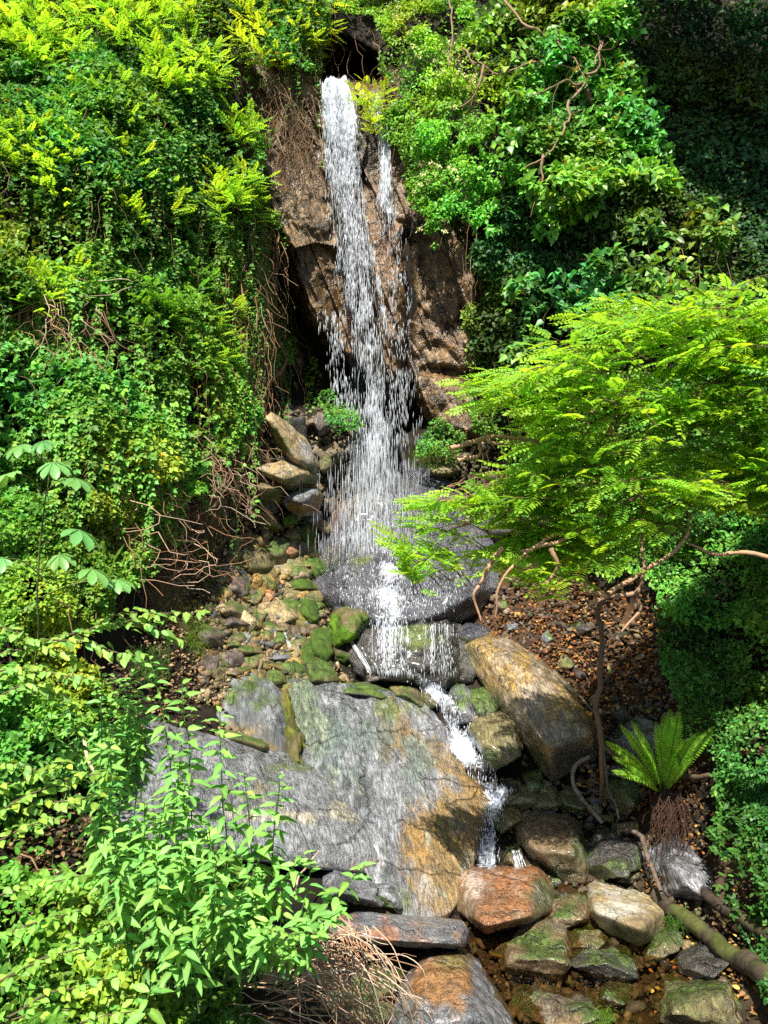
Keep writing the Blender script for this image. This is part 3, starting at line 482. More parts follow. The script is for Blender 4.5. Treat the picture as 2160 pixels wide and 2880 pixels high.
# ---------------------------------------------------------------- water
def foam_mat(name, lo, hi, sc=(1, 1, 1), s=9., col=(.66, .70, .78)):
    """white water where the stretched noise is high, clear film elsewhere"""
    m, t, b = nodes(name); L = t.links; tc = N(t, 'ShaderNodeTexCoord'); mp = N(t, 'ShaderNodeMapping'); mp.inputs['Scale'].default_value = sc; L.new(tc.outputs['Object'], mp.inputs[0])
    n1 = N(t, 'ShaderNodeTexNoise', Scale=s, Detail=9., Roughness=.72, Distortion=.35); n2 = N(t, 'ShaderNodeTexNoise', Scale=s*5, Detail=4., Roughness=.7)
    L.new(mp.outputs[0], n1.inputs['Vector']); L.new(mp.outputs[0], n2.inputs['Vector'])
    at_ = N(t, 'ShaderNodeAttribute', attribute_name='Col'); a = N(t, 'ShaderNodeMath', operation='MULTIPLY_ADD'); L.new(n2.outputs[0], a.inputs[0]); a.inputs[1].default_value = .55; L.new(n1.outputs[0], a.inputs[2])
    a2 = N(t, 'ShaderNodeMath', operation='ADD'); L.new(a.outputs[0], a2.inputs[0]); L.new(at_.outputs['Fac'], a2.inputs[1])
    mr = N(t, 'ShaderNodeMapRange'); L.new(a2.outputs[0], mr.inputs[0]); mr.inputs[1].default_value = lo; mr.inputs[2].default_value = hi
    b.inputs['Base Color'].default_value = (*col, 1); b.inputs['Roughness'].default_value = .35; b.inputs['Subsurface Weight'].default_value = 0
    bp = N(t, 'ShaderNodeBump', Strength=.6, Distance=.02); L.new(a.outputs[0], bp.inputs['Height']); L.new(bp.outputs[0], b.inputs['Normal'])
    tr = N(t, 'ShaderNodeBsdfTransparent'); gl = N(t, 'ShaderNodeBsdfGlossy', Roughness=.12); L.new(bp.outputs[0], gl.inputs['Normal']); fr = N(t, 'ShaderNodeFresnel', IOR=1.33); L.new(bp.outputs[0], fr.inputs['Normal'])
    film = N(t, 'ShaderNodeMixShader'); L.new(fr.outputs[0], film.inputs[0]); L.new(tr.outputs[0], film.inputs[1]); L.new(gl.outputs[0], film.inputs[2])
    ms = N(t, 'ShaderNodeMixShader'); L.new(mr.outputs[0], ms.inputs[0]); L.new(film.outputs[0], ms.inputs[1]); L.new(b.outputs[0], ms.inputs[2]); L.new(ms.outputs[0], t.nodes['Material Output'].inputs[0]); return m
M_DROP, _t, _b = nodes('white_water'); _b.inputs['Base Color'].default_value = (.74, .78, .85, 1); _b.inputs['Roughness'].default_value = .15; _b.inputs['Alpha'].default_value = .52
M_FALL = foam_mat('fall_water', 1.36, 1.52, (1, 1, .16), 11); M_FOAM = foam_mat('foam_water', 1.36, 1.6, (1, 1, .6), 13)
DV, DF = ico(1) if False else (np.array([[0, 0, 1.], [1, 0, .1], [-.5, .87, .1], [-.5, -.87, .1], [.6, .35, -.5], [-.6, .35, -.5], [0, -.7, -.5], [0, 0, -1]]), np.array([[0, 1, 2], [0, 2, 3], [0, 3, 1], [1, 4, 2], [2, 5, 3], [3, 6, 1], [2, 4, 5], [3, 5, 6], [1, 6, 4], [4, 7, 5], [5, 7, 6], [6, 7, 4]]))
def drops(mb, P, r, ln, d=None):
    n = len(P); r = r*.85; ln = ln*1.5; d = np.tile([0, -.03, -1.], (n, 1)) if d is None else norm(d); a = norm(np.cross(d, [.2, 1, .1])); b = np.cross(d, a)
    V = P[:, None]+DV[None, :, 0:1]*a[:, None]*r[:, None, None]+DV[None, :, 1:2]*b[:, None]*r[:, None, None]+DV[None, :, 2:3]*d[:, None]*ln[:, None, None]
    mb.add(V.reshape(-1, 3), (DF[None]+(np.arange(n)*8)[:, None, None]).reshape(-1, 3), np.ones(3))
def cliffy(u, v): return H(u, v)-cliff_proud(u, v, at(u, v, H(u, v)))
MAIN = np.array([(225, 905, 978), (330, 905, 1005), (430, 912, 1012), (520, 925, 1018), (650, 940, 1035), (800, 960, 1055), (950, 980, 1075), (1060, 985, 1090), (1150, 995, 1110), (1280, 990, 1125), (1400, 975, 1140), (1545, 950, 1170)], float)
def lane(v, L): return np.interp(v, L[:, 0], L[:, 1]), np.interp(v, L[:, 0], L[:, 2])
def falldepth(u, v):
    """the water leaves the overhanging rock at about v = 1000 and drops clear of it"""
    w = np.minimum(v, 1000); yc = np.min([cliffy(u+du, np.clip(w+k, 232, 1000)) for k in (-70, -45, -20, 0, 20, 45, 70) for du in (-14, 14)], axis=0)-.02; return yc-.10*sstep(300, 1000, v)-.0002*np.maximum(v-1000, 0)
mb = MB(); sp = MB()
# thin veil sheets close to the rock
def veil(L, v0, v1, dens, nu=22, nv=150, off=0.):
    t, s = np.meshgrid(np.linspace(v0, v1, nv), np.linspace(0, 1, nu), indexing='ij'); a, b = lane(t, L); U = (a+(b-a)*s).ravel(); V = t.ravel(); V = V-26*(fbm(np.stack([U/17., 0*U, 0*U], 1), 1, 3, 12)*.6+.15*np.cos((s.ravel()-.5)*5))*sstep(v0+90, v0, V); X = at(U, V, falldepth(U, V)-off-.02*np.sin(s.ravel()*19+V*.02))
    edge = np.minimum(s, 1-s).ravel(); c = (np.interp(V, *dens)-.35*np.exp(-edge*9)); return X, grid_faces(nu, nv), np.repeat(np.clip(c+.5, 0, 1)[:, None], 3, 1)
w = MB(); w.add(*veil(MAIN, 222, 1300, ([222, 260, 330, 420, 520, 700, 1000, 1300], [.40, .50, .42, .18, .02, -.03, -.03, -.08])))
ST2 = np.array([(280, 1035, 1070), (340, 1050, 1088), (430, 1066, 1096), (500, 1072, 1100), (560, 1060, 1100), (600, 1080, 1105)], float); w.add(*veil(ST2, 280, 600, ([280, 340, 500, 600], [.15, .22, .22, .1]), 12, 60))
fall = struct(w.build('waterfall', M_FALL)); fall['label'] = 'white waterfall streaming down the rock face'
# drops and clots
def sow(L, v0, v1, n, r, ln, spread=.12, pw=1., thick=.2):
    v = v0+(v1-v0)*rng.random(n)**pw; a, b = lane(v, L); s = .5+.27*rng.standard_normal(n); ok = (s > -spread) & (s < 1+spread); v, a, b, s = v[ok], a[ok], b[ok], s[ok]; n = len(v)
    # clumping
    u = a+(b-a)*s; q = fbm(np.stack([u/16., v/60., 0*u], 1), 1, 3, 61); k = q+.35*rng.standard_normal(n) > -.15; u, v = u[k], v[k]; m = len(u)
    drops(mb, at(u, v, falldepth(u, v)-thick*rng.random(m)), rng.uniform(*r, m), rng.uniform(*ln, m))
sow(MAIN, 225, 520, 2800, (.002, .0055), (.01, .04), .1)
sow(MAIN, 420, 900, 1900, (.002, .006), (.012, .045), .2)
NAR = np.array([(700, 950, 1045), (850, 975, 1060), (1000, 1000, 1080), (1150, 1005, 1085), (1300, 1010, 1100), (1560, 1000, 1130)], float)
sow(NAR, 700, 1300, 1350, (.002, .006), (.015, .06), .3)
sow(MAIN, 900, 1260, 500, (.003, .006), (.02, .05), .5)
sow(NAR, 1150, 1560, 1500, (.002, .004), (.03, .08), .5)
sow(ST2, 290, 600, 900, (.003, .006), (.02, .05), .1)
ST3 = np.array([(560, 1050, 1110), (640, 1060, 1130), (760, 1080, 1150), (900, 1090, 1160), (1010, 1095, 1165)], float); sow(ST3, 560, 1010, 700, (.002, .005), (.012, .035), .1)
ST4 = np.array([(690, 1035, 1050), (800, 1058, 1072), (900, 1076, 1088), (1000, 1090, 1100)], float); sow(ST4, 690, 1000, 330, (.003, .006), (.02, .05), .1)
SD = np.array([(880, 895, 960), (1000, 910, 990), (1120, 925, 1000), (1200, 940, 1010)], float); sow(SD, 880, 1190, 420, (.003, .007), (.02, .05), .1)
SE = np.array([(1040, 1090, 1180), (1150, 1080, 1180), (1260, 1090, 1200)], float); sow(SE, 1040, 1260, 520, (.002, .004), (.02, .05), .1)
SK = np.array([(1240, 960, 1150), (1350, 930, 1190), (1450, 915, 1210), (1560, 905, 1230)], float)
v = 1240+320*rng.random(1500)**.8; a, b_ = lane(v, SK); u = a+(b_-a)*(.45+.22*rng.standard_normal(len(v))); drops(mb, at(u, v, H(u, v)-.42-.35*rng.random(len(u))), rng.uniform(.0018, .0035, len(u)), rng.uniform(.03, .10, len(u)))
# continuous strands
def strand(us, vs, dep, r): Q = at(us, vs, dep); k = len(Q); tube(mb, Q, r, r*.5, np.ones(3), 4, .35)
for i in range(250):
    L = MAIN if i < 150 else (NAR if i < 205 else ST2); v0 = rng.uniform(228, 700) if i < 150 else (rng.uniform(700, 1250) if i < 205 else rng.uniform(285, 480)); n = 16
    vs = np.linspace(v0, v0+rng.uniform(60, 260), n); a, b = lane(vs, L); s0 = np.clip(.5+.28*rng.standard_normal(), .02, .98); us = a+(b-a)*s0+5*vnoise(np.stack([vs/40., vs*0+i*3.3, vs*0], 1), 5); strand(us, vs, falldepth(us, vs)-.03-.06*rng.random(), rng.uniform(.001, .003))
# foam sheets lying on the wet rocks: follow the rock surface by ray casting
bpy.context.view_layer.update(); DG = bpy.context.evaluated_depsgraph_get()
def surf(u, v):
    o = Vector((0, 0, CZ)); y = np.empty(len(u)); F0 = H(u, v)
    for i in range(len(u)):
        d = Vector(((u[i]-1080)/FPX, 1, (1440-v[i])/FPX)); s = o+d*4.4; hit, loc, *_ = SC.ray_cast(DG, s, d.normalized())
        y[i] = loc.y if hit and loc.y > F0[i]-.9 else F0[i]
    return y
def smooth2(Y, k=2):
    for _ in range(k): Q = np.pad(Y, 1, 'edge'); Y = np.minimum(Y, (Q[:-2, 1:-1]+Q[2:, 1:-1]+Q[1:-1, :-2]+Q[1:-1, 2:]+Y)/5)
    return Y
def foam(name, L, v0, v1, dens, nu, nv, off=.018, mat=None):
    t, s = np.meshgrid(np.linspace(v0, v1, nv), np.linspace(0, 1, nu), indexing='ij'); a, b = lane(t, L); U = (a+(b-a)*s); Y = smooth2(surf(U.ravel(), t.ravel()).reshape(nv, nu), 3)-off
    X = at(U.ravel(), t.ravel(), Y.ravel()); c = dens(U.ravel(), t.ravel(), s.ravel()); w = MB(); w.add(X, grid_faces(nu, nv), np.repeat(np.clip(c+.5, 0, 1)[:, None], 3, 1)); return X, c, struct(w.build(name, mat or M_FOAM))
def g(u, v, cu, cv, ru, rv): return np.exp(-((u-cu)/ru)**2-((v-cv)/rv)**2)
DL = np.array([(1390, 960, 1250), (1470, 930, 1260), (1540, 905, 1300), (1600, 890, 1380), (1660, 890, 1385), (1720, 935, 1330), (1765, 970, 1280), (1800, 1010, 1290), (1890, 1020, 1300)], float)
def dd(u, v, s):
    return -.24-.12*sstep(1765, 1785, v)-.3*np.exp(-np.minimum(s, 1-s)*12)+.5*g(u, v, 1098, 1605, 38, 36)+.36*g(u, v, 1080, 1675, 50, 34)+.26*g(u, v, 1105, 1725, 30, 30)+.2*g(u, v, 1085, 1790, 45, 60)+.22*g(u, v, 970, 1630, 50, 60)+.34*g(u, v, 1085, 1548, 40, 10)+.22*g(u, v, 985, 1510, 40, 22)+.22*g(u, v, 1080, 1405, 45, 16)+.17*g(u, v, 1180, 1690, 110, 60)+.1*g(u, v, 1290, 1640, 70, 60)+.14*g(u, v, 1040, 1470, 90, 60)+.1*g(u, v, 1000, 1690, 80, 40)+.18*g(u, v, 1080, 1850, 50, 60)+.1*g(u, v, 1160, 1885, 120, 14)
Xd, cd, _o = foam('cascade', DL, 1390, 1895, dd, 110, 150)
RP = np.array([(1885, 1035, 1180), (1910, 1140, 1215), (1950, 1200, 1270), (2000, 1235, 1300), (2060, 1250, 1335), (2110, 1265, 1340), (2140, 1285, 1370), (2180, 1310, 1400), (2220, 1350, 1440), (2250, 1370, 1425), (2280, 1365, 1410), (2330, 1350, 1398), (2440, 1335, 1398)], float)
Xr, cr, _o = foam('rapids', RP, 1885, 2440, lambda u, v, s: .12-.3*np.exp(-np.minimum(s, 1-s)*10)+.45*g(u, v, 1300, 2105, 40, 28)+.2*g(u, v, 1230, 1940, 40, 30)+.2*g(u, v, 1400, 2250, 40, 30)+.12*g(u, v, 1370, 2400, 30, 60), 26, 150, .03)
def trickle(name, L, v0, v1, n, r):
    t = MB()
    for i in range(n):
        vs = np.linspace(v0+rng.normal(0, 3), v1+rng.normal(0, 4), 14); a, b = lane(vs, L); us = a+(b-a)*rng.random()+2.5*vnoise(np.stack([vs/12., vs*0+i*2.7, vs*0], 1), 9); tube(t, at(us, vs, surf(us, vs)-.012-.02*rng.random()), rng.uniform(*r), rng.uniform(*r), np.ones(3), 4, .4)
    return struct(t.build(name, M_DROP))
trickle('side_trickle', np.array([(1805, 985, 996), (1840, 1003, 1022), (1870, 1022, 1042), (1895, 1035, 1056)], float), 1808, 1893, 8, (.0015, .004))
trickle('rubble_trickle', np.array([(1775, 798, 804), (1800, 806, 813), (1818, 812, 822)], float), 1776, 1816, 5, (.0015, .003))
trickle('little_fall', np.array([(2395, 1440, 1468), (2440, 1452, 1480)], float), 2392, 2440, 12, (.002, .005))
# splash beads on the foam
for X, c, n in ((Xd, cd, 1500), (Xr, cr, 700)):
    p = np.clip(c+.25, .0, 1)**1.5; p = p/p.sum(); i = rng.choice(len(X), n, p=p); drops(mb, X[i]+rvec0(n) if False else X[i]+rng.standard_normal((n, 3))*np.array([.02, .02, .02])+np.array([0, -.02, .01]), rng.uniform(.003, .007, n), rng.uniform(.006, .022, n))
lu = np.concatenate([rng.uniform(1030, 1280, 16), rng.normal(1085, 24, 20), rng.normal(1225, 22, 6)]); lv = 1752+.02*(lu-1150)+rng.normal(0, 6, len(lu)); ly = surf(lu, lv)
for i in range(len(lu)):
    n = 12; vs = np.linspace(lv[i], rng.uniform(1830, 1905) if i > 20 else rng.uniform(1775, 1850), n); us = lu[i]+4*vnoise(np.stack([vs/25., vs*0+i*5.1, vs*0], 1), 7); strand(us, vs, surf(us, vs)-.02-.03*rng.random(), rng.uniform(.0015, .004))
    k = 16; vv = rng.uniform(lv[i], 1900, k); drops(mb, at(us := lu[i]+rng.normal(0, 5, k), vv, surf(us, vv)-.03-.04*rng.random(k)), rng.uniform(.002, .005, k), rng.uniform(.008, .03, k))
v = rng.uniform(1880, 1910, 500); u = rng.uniform(1030, 1280, 500); drops(mb, at(u, v, np.interp(u, np.sort(lu), ly[np.argsort(lu)])-.1+rng.normal(0, .05, 500)), rng.uniform(.003, .007, 500), rng.uniform(.004, .012, 500))
struct(mb.build('falling_drops', M_DROP))
# pool
m, t, b = nodes('pool_water'); L = t.links
tr = N(t, 'ShaderNodeBsdfTransparent'); tr.inputs[0].default_value = (.70, .58, .42, 1); gl = N(t, 'ShaderNodeBsdfGlossy', Roughness=.05); fr = N(t, 'ShaderNodeFresnel', IOR=1.33)
nz = N(t, 'ShaderNodeTexNoise', Scale=7., Detail=4.); tc = N(t, 'ShaderNodeTexCoord'); L.new(tc.outputs['Object'], nz.inputs['Vector']); bp = N(t, 'ShaderNodeBump', Strength=.35, Distance=.03); L.new(nz.outputs[0], bp.inputs['Height'])
L.new(bp.outputs[0], gl.inputs['Normal']); L.new(bp.outputs[0], fr.inputs['Normal']); ms = N(t, 'ShaderNodeMixShader'); L.new(fr.outputs[0], ms.inputs[0]); L.new(tr.outputs[0], ms.inputs[1]); L.new(gl.outputs[0], ms.inputs[2]); L.new(ms.outputs[0], t.nodes['Material Output'].inputs[0])
xs = np.linspace(.2, 3.6, 60); ys = np.linspace(2.6, 6.6, 60); Xg, Yg = np.meshgrid(xs, ys); w = MB(); w.add(np.stack([Xg.ravel(), Yg.ravel(), np.full(Xg.size, CZ-2.905)], 1), grid_faces(60, 60)[:, ::-1], np.ones(3)); struct(w.build('pool', m))
# ---------------------------------------------------------------- leaves: x runs along the leaf, y across, z is its upper side
def leafT(rows, tipz=-.1, fold=.12, mid=True):
    """rows: (x, half width); a folded blade with a midrib"""
    v = [(0, 0, 0)]; f = []
    for x, w in rows: z = tipz*x*x; v += [(x, w, z+fold*w), (x, 0, z), (x, -w, z+fold*w)]
    v.append((1, 0, tipz)); n = len(rows); e = len(v)-1
    f += [(0, 2, 1), (0, 3, 2)]
    for k in range(n-1):
        a = 1+3*k; b = a+3; f += [(a, a+1, b), (a+1, b+1, b), (a+1, a+2, b+1), (a+2, b+2, b+1)]
    a = 1+3*(n-1); f += [(a, a+1, e), (a+1, a+2, e)]
    return np.array(v, float), np.array(f)
T_OVAL = leafT([(.3, .24), (.7, .22)]); T_LANCE = leafT([(.2, .13), (.45, .18), (.78, .1)], -.4, .3); T_HEART = leafT([(.06, .3), (.35, .38), (.72, .18)], -.2, .2)
T_OV2 = leafT([(.25, .26), (.55, .28), (.8, .15)], -.2, .2); T_OBOV = leafT([(.15, .035), (.35, .1), (.55, .165), (.75, .205), (.9, .15)], -.3, .35)
def place(T, pos, ax, nrm, size):
    v, f = T; ax = norm(ax); nrm = norm(nrm-(nrm*ax).sum(-1, keepdims=True)*ax); s = np.cross(nrm, ax); size = np.broadcast_to(size, (len(pos),))
    V = pos[:, None]+size[:, None, None]*(v[None, :, 0:1]*ax[:, None]+v[None, :, 1:2]*s[:, None]+v[None, :, 2:3]*nrm[:, None])
    F = f[None]+(np.arange(len(pos))*len(v))[:, None, None]; return V.reshape(-1, 3), F.reshape(-1, 3)
def leaves(mb, T, pos, ax, nrm, size, col):
    V, F = place(T, pos, ax, nrm, size); k = RIB.get(id(T[0])); col = np.asarray(col)
    if k is None: c = np.repeat(col, len(T[0]), axis=0)
    else: c = (col[:, None]*k[None, :, None]*(1+.1*rng.standard_normal((len(pos), len(k), 1)))).reshape(-1, 3)
    mb.add(V, F, c)
RIB = {}
for _T in (T_OVAL, T_LANCE, T_HEART, T_OV2, T_OBOV): RIB[id(_T[0])] = np.where(np.abs(_T[0][:, 1]) < 1e-6, 1.3, .88)
def compound(parts):                                # parts: (T, x, y, dirx, diry, size, nz)
    v = []; f = []; n = 0
    for T, x, y, dx, dy, s, tz in parts:
        V, F = place(T, np.array([[x, y, tz]]), np.array([[dx, dy, -.15]]), np.array([[.1*rng.standard_normal(), .25*np.sign(y)+.1*rng.standard_normal(), 1]]), s); v.append(V); f.append(F+n); n += len(V)
    return np.concatenate(v), np.concatenate(f)
def pinnate(k, ln, wob=.1):
    ps = []; droop = rng.uniform(.1, .3)
    for i in range(k):
        x = .18+.78*i/(k-1)
        for s in (1, -1): ps.append((T_OVAL, x, s*.01, .35+wob*rng.standard_normal(), s*1., ln*rng.uniform(.85, 1.1)*(1-.35*abs(i/(k-1)-.5)), -droop*x*x))
    ps.append((T_OVAL, 1, 0, 1, .001, ln, -droop)); v, f = compound(ps)
    n = len(v); r = np.array([[0, .006, 0], [0, -.006, 0], [.5, 0, -droop*.25], [1, 0, -droop]]); return np.vstack([v, r]), np.vstack([f, [[n, n+1, n+2], [n+2, n+1, n+3]]])
T_PIN = [pinnate(6, .25) for _ in range(3)]; T_PINF = [pinnate(7, .24, .08) for _ in range(3)]
T_TRI = [compound([(T_OVAL, 0, 0, math.cos(a), math.sin(a)+.001, s, 0) for a, s in ((0, .9), (1.2, .75), (-1.2, .75))]) for _ in range(2)]
T_HOP = [compound([(T_OV2, .1, .001*math.sin(a), math.cos(a), math.sin(a)+.001, s, 0) for a, s in ((0, .9), (.95, .75), (-.95, .75), (1.9, .5), (-1.9, .5))]) for _ in range(3)]
T_PALM = [compound([(T_OBOV, 0, .001*math.sin(a), math.cos(a), math.sin(a)+.001, s, 0) for a, s in ((0, 1), (.6, .95), (-.6, .95), (1.25, .75), (-1.25, .75), (1.9, .5), (-1.9, .5))]) for _ in range(3)]
def colvar(base, n, dv=.22, dh=.12, P=None, warm=.0):
    b = np.array(base); k = np.exp(dv*rng.standard_normal(n))[:, None]; c = b*k
    h = dh*rng.standard_normal(n); 
    if P is not None: h = h+.35*fbm(P, .9, 2, 91)+warm; c = c*(1+.25*fbm(P, 1.3, 2, 95))[:, None]
    c[:, 0] *= np.exp(h*1.3); c[:, 2] *= np.exp(-h); return c
SHADE_GREEN = (.036, .095, .02); MID = (.09, .215, .028); GRN_ = (.13, .305, .038); LIMEG = (.17, .36, .035); LIME = (.30, .53, .05); YEL = (.35, .50, .04)
def rvec(n, s): return rng.standard_normal((n, 3))*s
def patch(poly, n, A=.35, sc=1.3, layer=.14, gap=-.2, base=.06, seed=0, fuzz=45, deep=0., gsc=1.6, drape=1.25):
    """points on a bulging cushioned shell over the hillside inside a polygon, with gaps"""
    P = np.array(poly, float); u = rng.uniform(P[:, 0].min()-fuzz, P[:, 0].max()+fuzz, n*3); v = rng.uniform(P[:, 1].min()-fuzz, P[:, 1].max()+fuzz, n*3)
    sd = polysd(u, v, poly)+fuzz*1.2*fbm(np.stack([u, v, 0*u], 1)/90., 1, 3, seed+3); k = sd > 0; u, v = u[k], v[k]; X = onhill(u, v)
    d, rid = cells(X*np.array([1, 1, drape]), sc, seed+11); d2, r2 = cells(X, sc*2.7, seed+19)
    g = fbm(X, gsc, 3, seed+29); k = (g > gap) | (rng.random(len(g)) < .12); k &= rng.random(len(g)) < 1.25-d
    u, v, X, d, rid, d2, r2 = (a[k][:n] for a in (u, v, X, d, rid, d2, r2))
    off = base+A*(1-np.clip(d, 0, 1)**2)*(.35+.9*rid)+A*.35*(1-np.clip(d2, 0, 1)**2)*(.3+r2)-layer*rng.random(len(u))**1.5-deep
    return at(u, v, H(u, v)-off), rid
def nrm_to(n, tilt=(-.12, -.5, .75), s=.38): return norm(np.array(tilt)+rvec(n, s))
def ax_out(n, d=(0, -.35, -.35), s=.7): return norm(np.array(d)+rvec(n, s))
def vinemass(name, label, cat, poly, n, T, size, col, kind=None, mat=None, stems=0, stemcol=(.16, .10, .05), tilt=(-.12, -.5, .75), yellow=0, dh=.12, dv=.25, warm=0, drapes=0, **kw):
    X, rid = patch(poly, n, **kw); n = len(X); mb = MB(); T = T if isinstance(T, list) else [T]; ch = rng.integers(0, len(T), n)
    c = colvar(col, n, dv, dh, X, warm)*(.75+.5*rid[:, None])
    if yellow: k = rng.random(n) < yellow; c[k] = np.array([.5, .36, .03])*rng.uniform(.6, 1, (k.sum(), 1))
    sz = rng.uniform(*size, n)
    for t in range(len(T)):
        k = ch == t
        if k.any(): leaves(mb, T[t], X[k], ax_out(k.sum()), nrm_to(k.sum(), tilt), sz[k], c[k])
    if drapes:                                       # hanging shoots strung with leaves
        db = MB(); P = np.array(poly, float); i = 0
        for j in rng.integers(0, n, drapes):
            u0 = X[j, 0]/X[j, 1]*FPX+1080; v0 = 1440-(X[j, 2]-CZ)/X[j, 1]*FPX; L = rng.uniform(90, 330); k = int(L/7); vs = v0+np.linspace(0, L, k); us = u0+14*fbm(np.stack([vs/70., vs*0+j*.37, vs*0], 1), 1, 2, 5)*np.linspace(0, 1, k)
            off = H([u0], [v0])[0]-X[j, 1]+.05; Q = at(us, vs, H(us, vs)-off*np.linspace(1, .75, k)); tube(db, Q, .003, .0015, np.array(stemcol)*rng.uniform(.6, 1.4), 4); m = k
            a = rng.random(m)*6.28; leaves(mb, T[rng.integers(len(T))], Q+rvec(m, .012), np.stack([np.cos(a), -.5+0*a, -.35+0*a], 1), nrm_to(m, tilt, .3), rng.uniform(*size, m)*np.linspace(1.1, .7, m), colvar(col, m, dv, dh)*rng.uniform(.8, 1.5))
    cm = X.mean(0)
    if kind == 'stuff': return stuff(mb.build(name, mat or M_LEAF, smooth=False, origin=cm), label, cat)
    t = thing(name, label, cat, cm); mb.build('foliage', mat or M_LEAF, t, smooth=False)
    if drapes: db.build('shoots', M_BARK, t)['kind'] = 'stuff'
    if stems:
        sb = MB(); idx = rng.integers(0, n, stems)
        for i in idx:
            p = X[i]+np.array([0, .06, 0]); L = rng.uniform(.3, 1.1); k = 9
            w = np.cumsum(rvec(k, .035), 0); Q = p+w+np.linspace(0, 1, k)[:, None]*np.array([rng.normal(0, .12), -.05, -L]); tube(sb, Q, rng.uniform(.003, .006), .002, np.array(stemcol)*rng.uniform(.5, 1.5), 4)
        sb.build('stems', M_BARK, t)['kind'] = 'stuff'
    return t
# ---------------------------------------------------------------- left wall
vinemass('ivy_curtain', 'dark green mass of climbing ivy covering the upper left wall', 'climbing plant', [(-300, -300), (920, -300), (900, 60), (870, 190), (770, 230), (745, 420), (735, 600), (560, 720), (0, 800), (-300, 800)], 60000, [T_OVAL, T_HEART, T_TRI[0], T_TRI[1]], (.03, .075), MID, stems=420, A=.5, sc=1.15, gap=-.16, seed=1, yellow=.006, drape=.6, drapes=170)
vinemass('hop_vine', 'large leaved green hop vine hanging down the middle of the left wall', 'climbing plant', [(-300, 740), (120, 720), (560, 660), (640, 900), (690, 1100), (700, 1230), (560, 1330), (300, 1330), (-300, 1300)], 22000, T_HOP+[T_TRI[0]], (.035, .085), GRN_, stems=280, A=.36, sc=1.4, gap=-.26, seed=2, yellow=.006, drape=.55, drapes=150, tilt=(-.1, -.55, .72))
vinemass('hanging_creeper', 'small leaved creeper trailing down beside the rock face at left', 'climbing plant', [(590, 560), (735, 480), (775, 620), (800, 800), (775, 980), (735, 1090), (700, 1260), (610, 1290), (560, 1000)], 20000, [T_OVAL, T_TRI[1]], (.03, .055), MID, stems=190, stemcol=(.30, .17, .09), A=.26, sc=2.2, gap=-.3, seed=3, yellow=.006, drape=.5, drapes=110)
vinemass('bramble_bank', 'light green small leaved bushes on the bank below the hop vine', 'shrub', [(-300, 1270), (300, 1290), (580, 1280), (600, 1390), (500, 1480), (400, 1580), (330, 1680), (300, 1790), (-300, 1900)], 26000, [T_TRI[0], T_OVAL, T_TRI[1]], (.03, .06), GRN_, stems=120, A=.38, sc=1.7, gap=-.3, seed=4, tilt=(-.1, -.4, .85))
vinemass('leafy_thicket', 'bright low thicket of ovate leaves at the lower left edge', 'shrub', [(-300, 1840), (240, 1850), (390, 2020), (330, 2300), (330, 2500), (420, 2700), (560, 3000), (-300, 3050)], 19000, [T_OV2, T_TRI[0], T_OVAL], (.03, .065), GRN_, stems=90, A=.3, sc=1.9, gap=-.42, seed=5, tilt=(-.1, -.35, .9))
vinemass('low_undergrowth', 'clover like undergrowth beneath the tall herbs at bottom left', 'undergrowth', [(330, 2430), (650, 2380), (760, 2560), (680, 2780), (760, 2960), (380, 2960)], 5200, [T_TRI[0], T_TRI[1], T_OV2], (.035, .06), MID, kind='stuff', A=.22, sc=2.4, gap=-.25, seed=6)
vinemass('overhanging_growth', 'yellow green growth hanging over the dark top of the fall', 'climbing plant', [(860, -300), (1420, -300), (1420, 60), (1270, 150), (1130, 130), (1060, 70), (960, 40), (900, 60), (860, 40)], 15000, [T_OVAL, T_TRI[0]], (.035, .06), LIMEG, stems=70, A=.4, sc=1.5, gap=-.2, seed=7)
# twiggy sprays of a young locust tree with feathery leaves
def pinspray(mb, tb, base, tips, twig, k, size, col, T, updn=.15, flat=.25):
    base = np.asarray(base)
    for tip in tips:
        tip = np.asarray(tip); Q = curve([base, (base+tip)/2+np.array([0, 0, .08*np.linalg.norm(tip-base)]), tip], 8, .02); tube(tb, Q, twig, twig*.35, (.12, .075, .035), 4)
        d = norm(tip-base); s = norm(np.cross(d, [0, 0, 1]))
        t = np.linspace(.25, 1, k); i = t*7; a = np.minimum(i.astype(int), 6); pos = Q[a]+(Q[a+1]-Q[a])*(i-a)[:, None]
        sg = np.where(np.arange(k) % 2, 1., -1.)[:, None]; ax = d*.55+sg*s*.8+rvec(k, .2)+np.array([0, -.1, updn-.15]); ax[-1] = d
        leaves(mb, T[rng.integers(len(T))], pos, ax, norm(np.array([-.1, -.35, .9])+rvec(k, flat)), rng.uniform(.75, 1.2, k)*size, colvar(col, k, .15, .1))
def spray(name, label, u, v, w, h, prd, n, size=.165, col=LIME, T=T_PIN, k=8, cat='sapling', lean=(0, 0)):
    y = H([u], [v])[0]; t = thing(name, label, cat, pt(u+lean[0], v+h*.45+lean[1], y)); mb = MB(); tb = MB(); root = pt(u+lean[0], v+h*.5+lean[1], y-.02)
    for i in range(int(n*1.15)):
        uu = u+rng.uniform(-.5, .5)*w; vv = v+rng.uniform(-.5, .5)*h; yy = H([uu], [vv])[0]-prd*rng.uniform(.35, 1.2)
        tip = pt(uu, vv, yy); b = tip+np.array([(u+lean[0]-uu)/FPX*yy*.55+rng.normal(0, .05), .25*prd+.1, -.12-rng.random()*.12])
        tube(tb, curve([root, (root+b)/2+rvec(1, .05)[0], b], 9, .02), .007, .004, (.13, .08, .04), 5)
        pinspray(mb, tb, b, [tip], .004, k, size, col, T)
    mb.build('foliage', M_LIME, t, smooth=False); tb.build('branches', M_BARK, t); return t
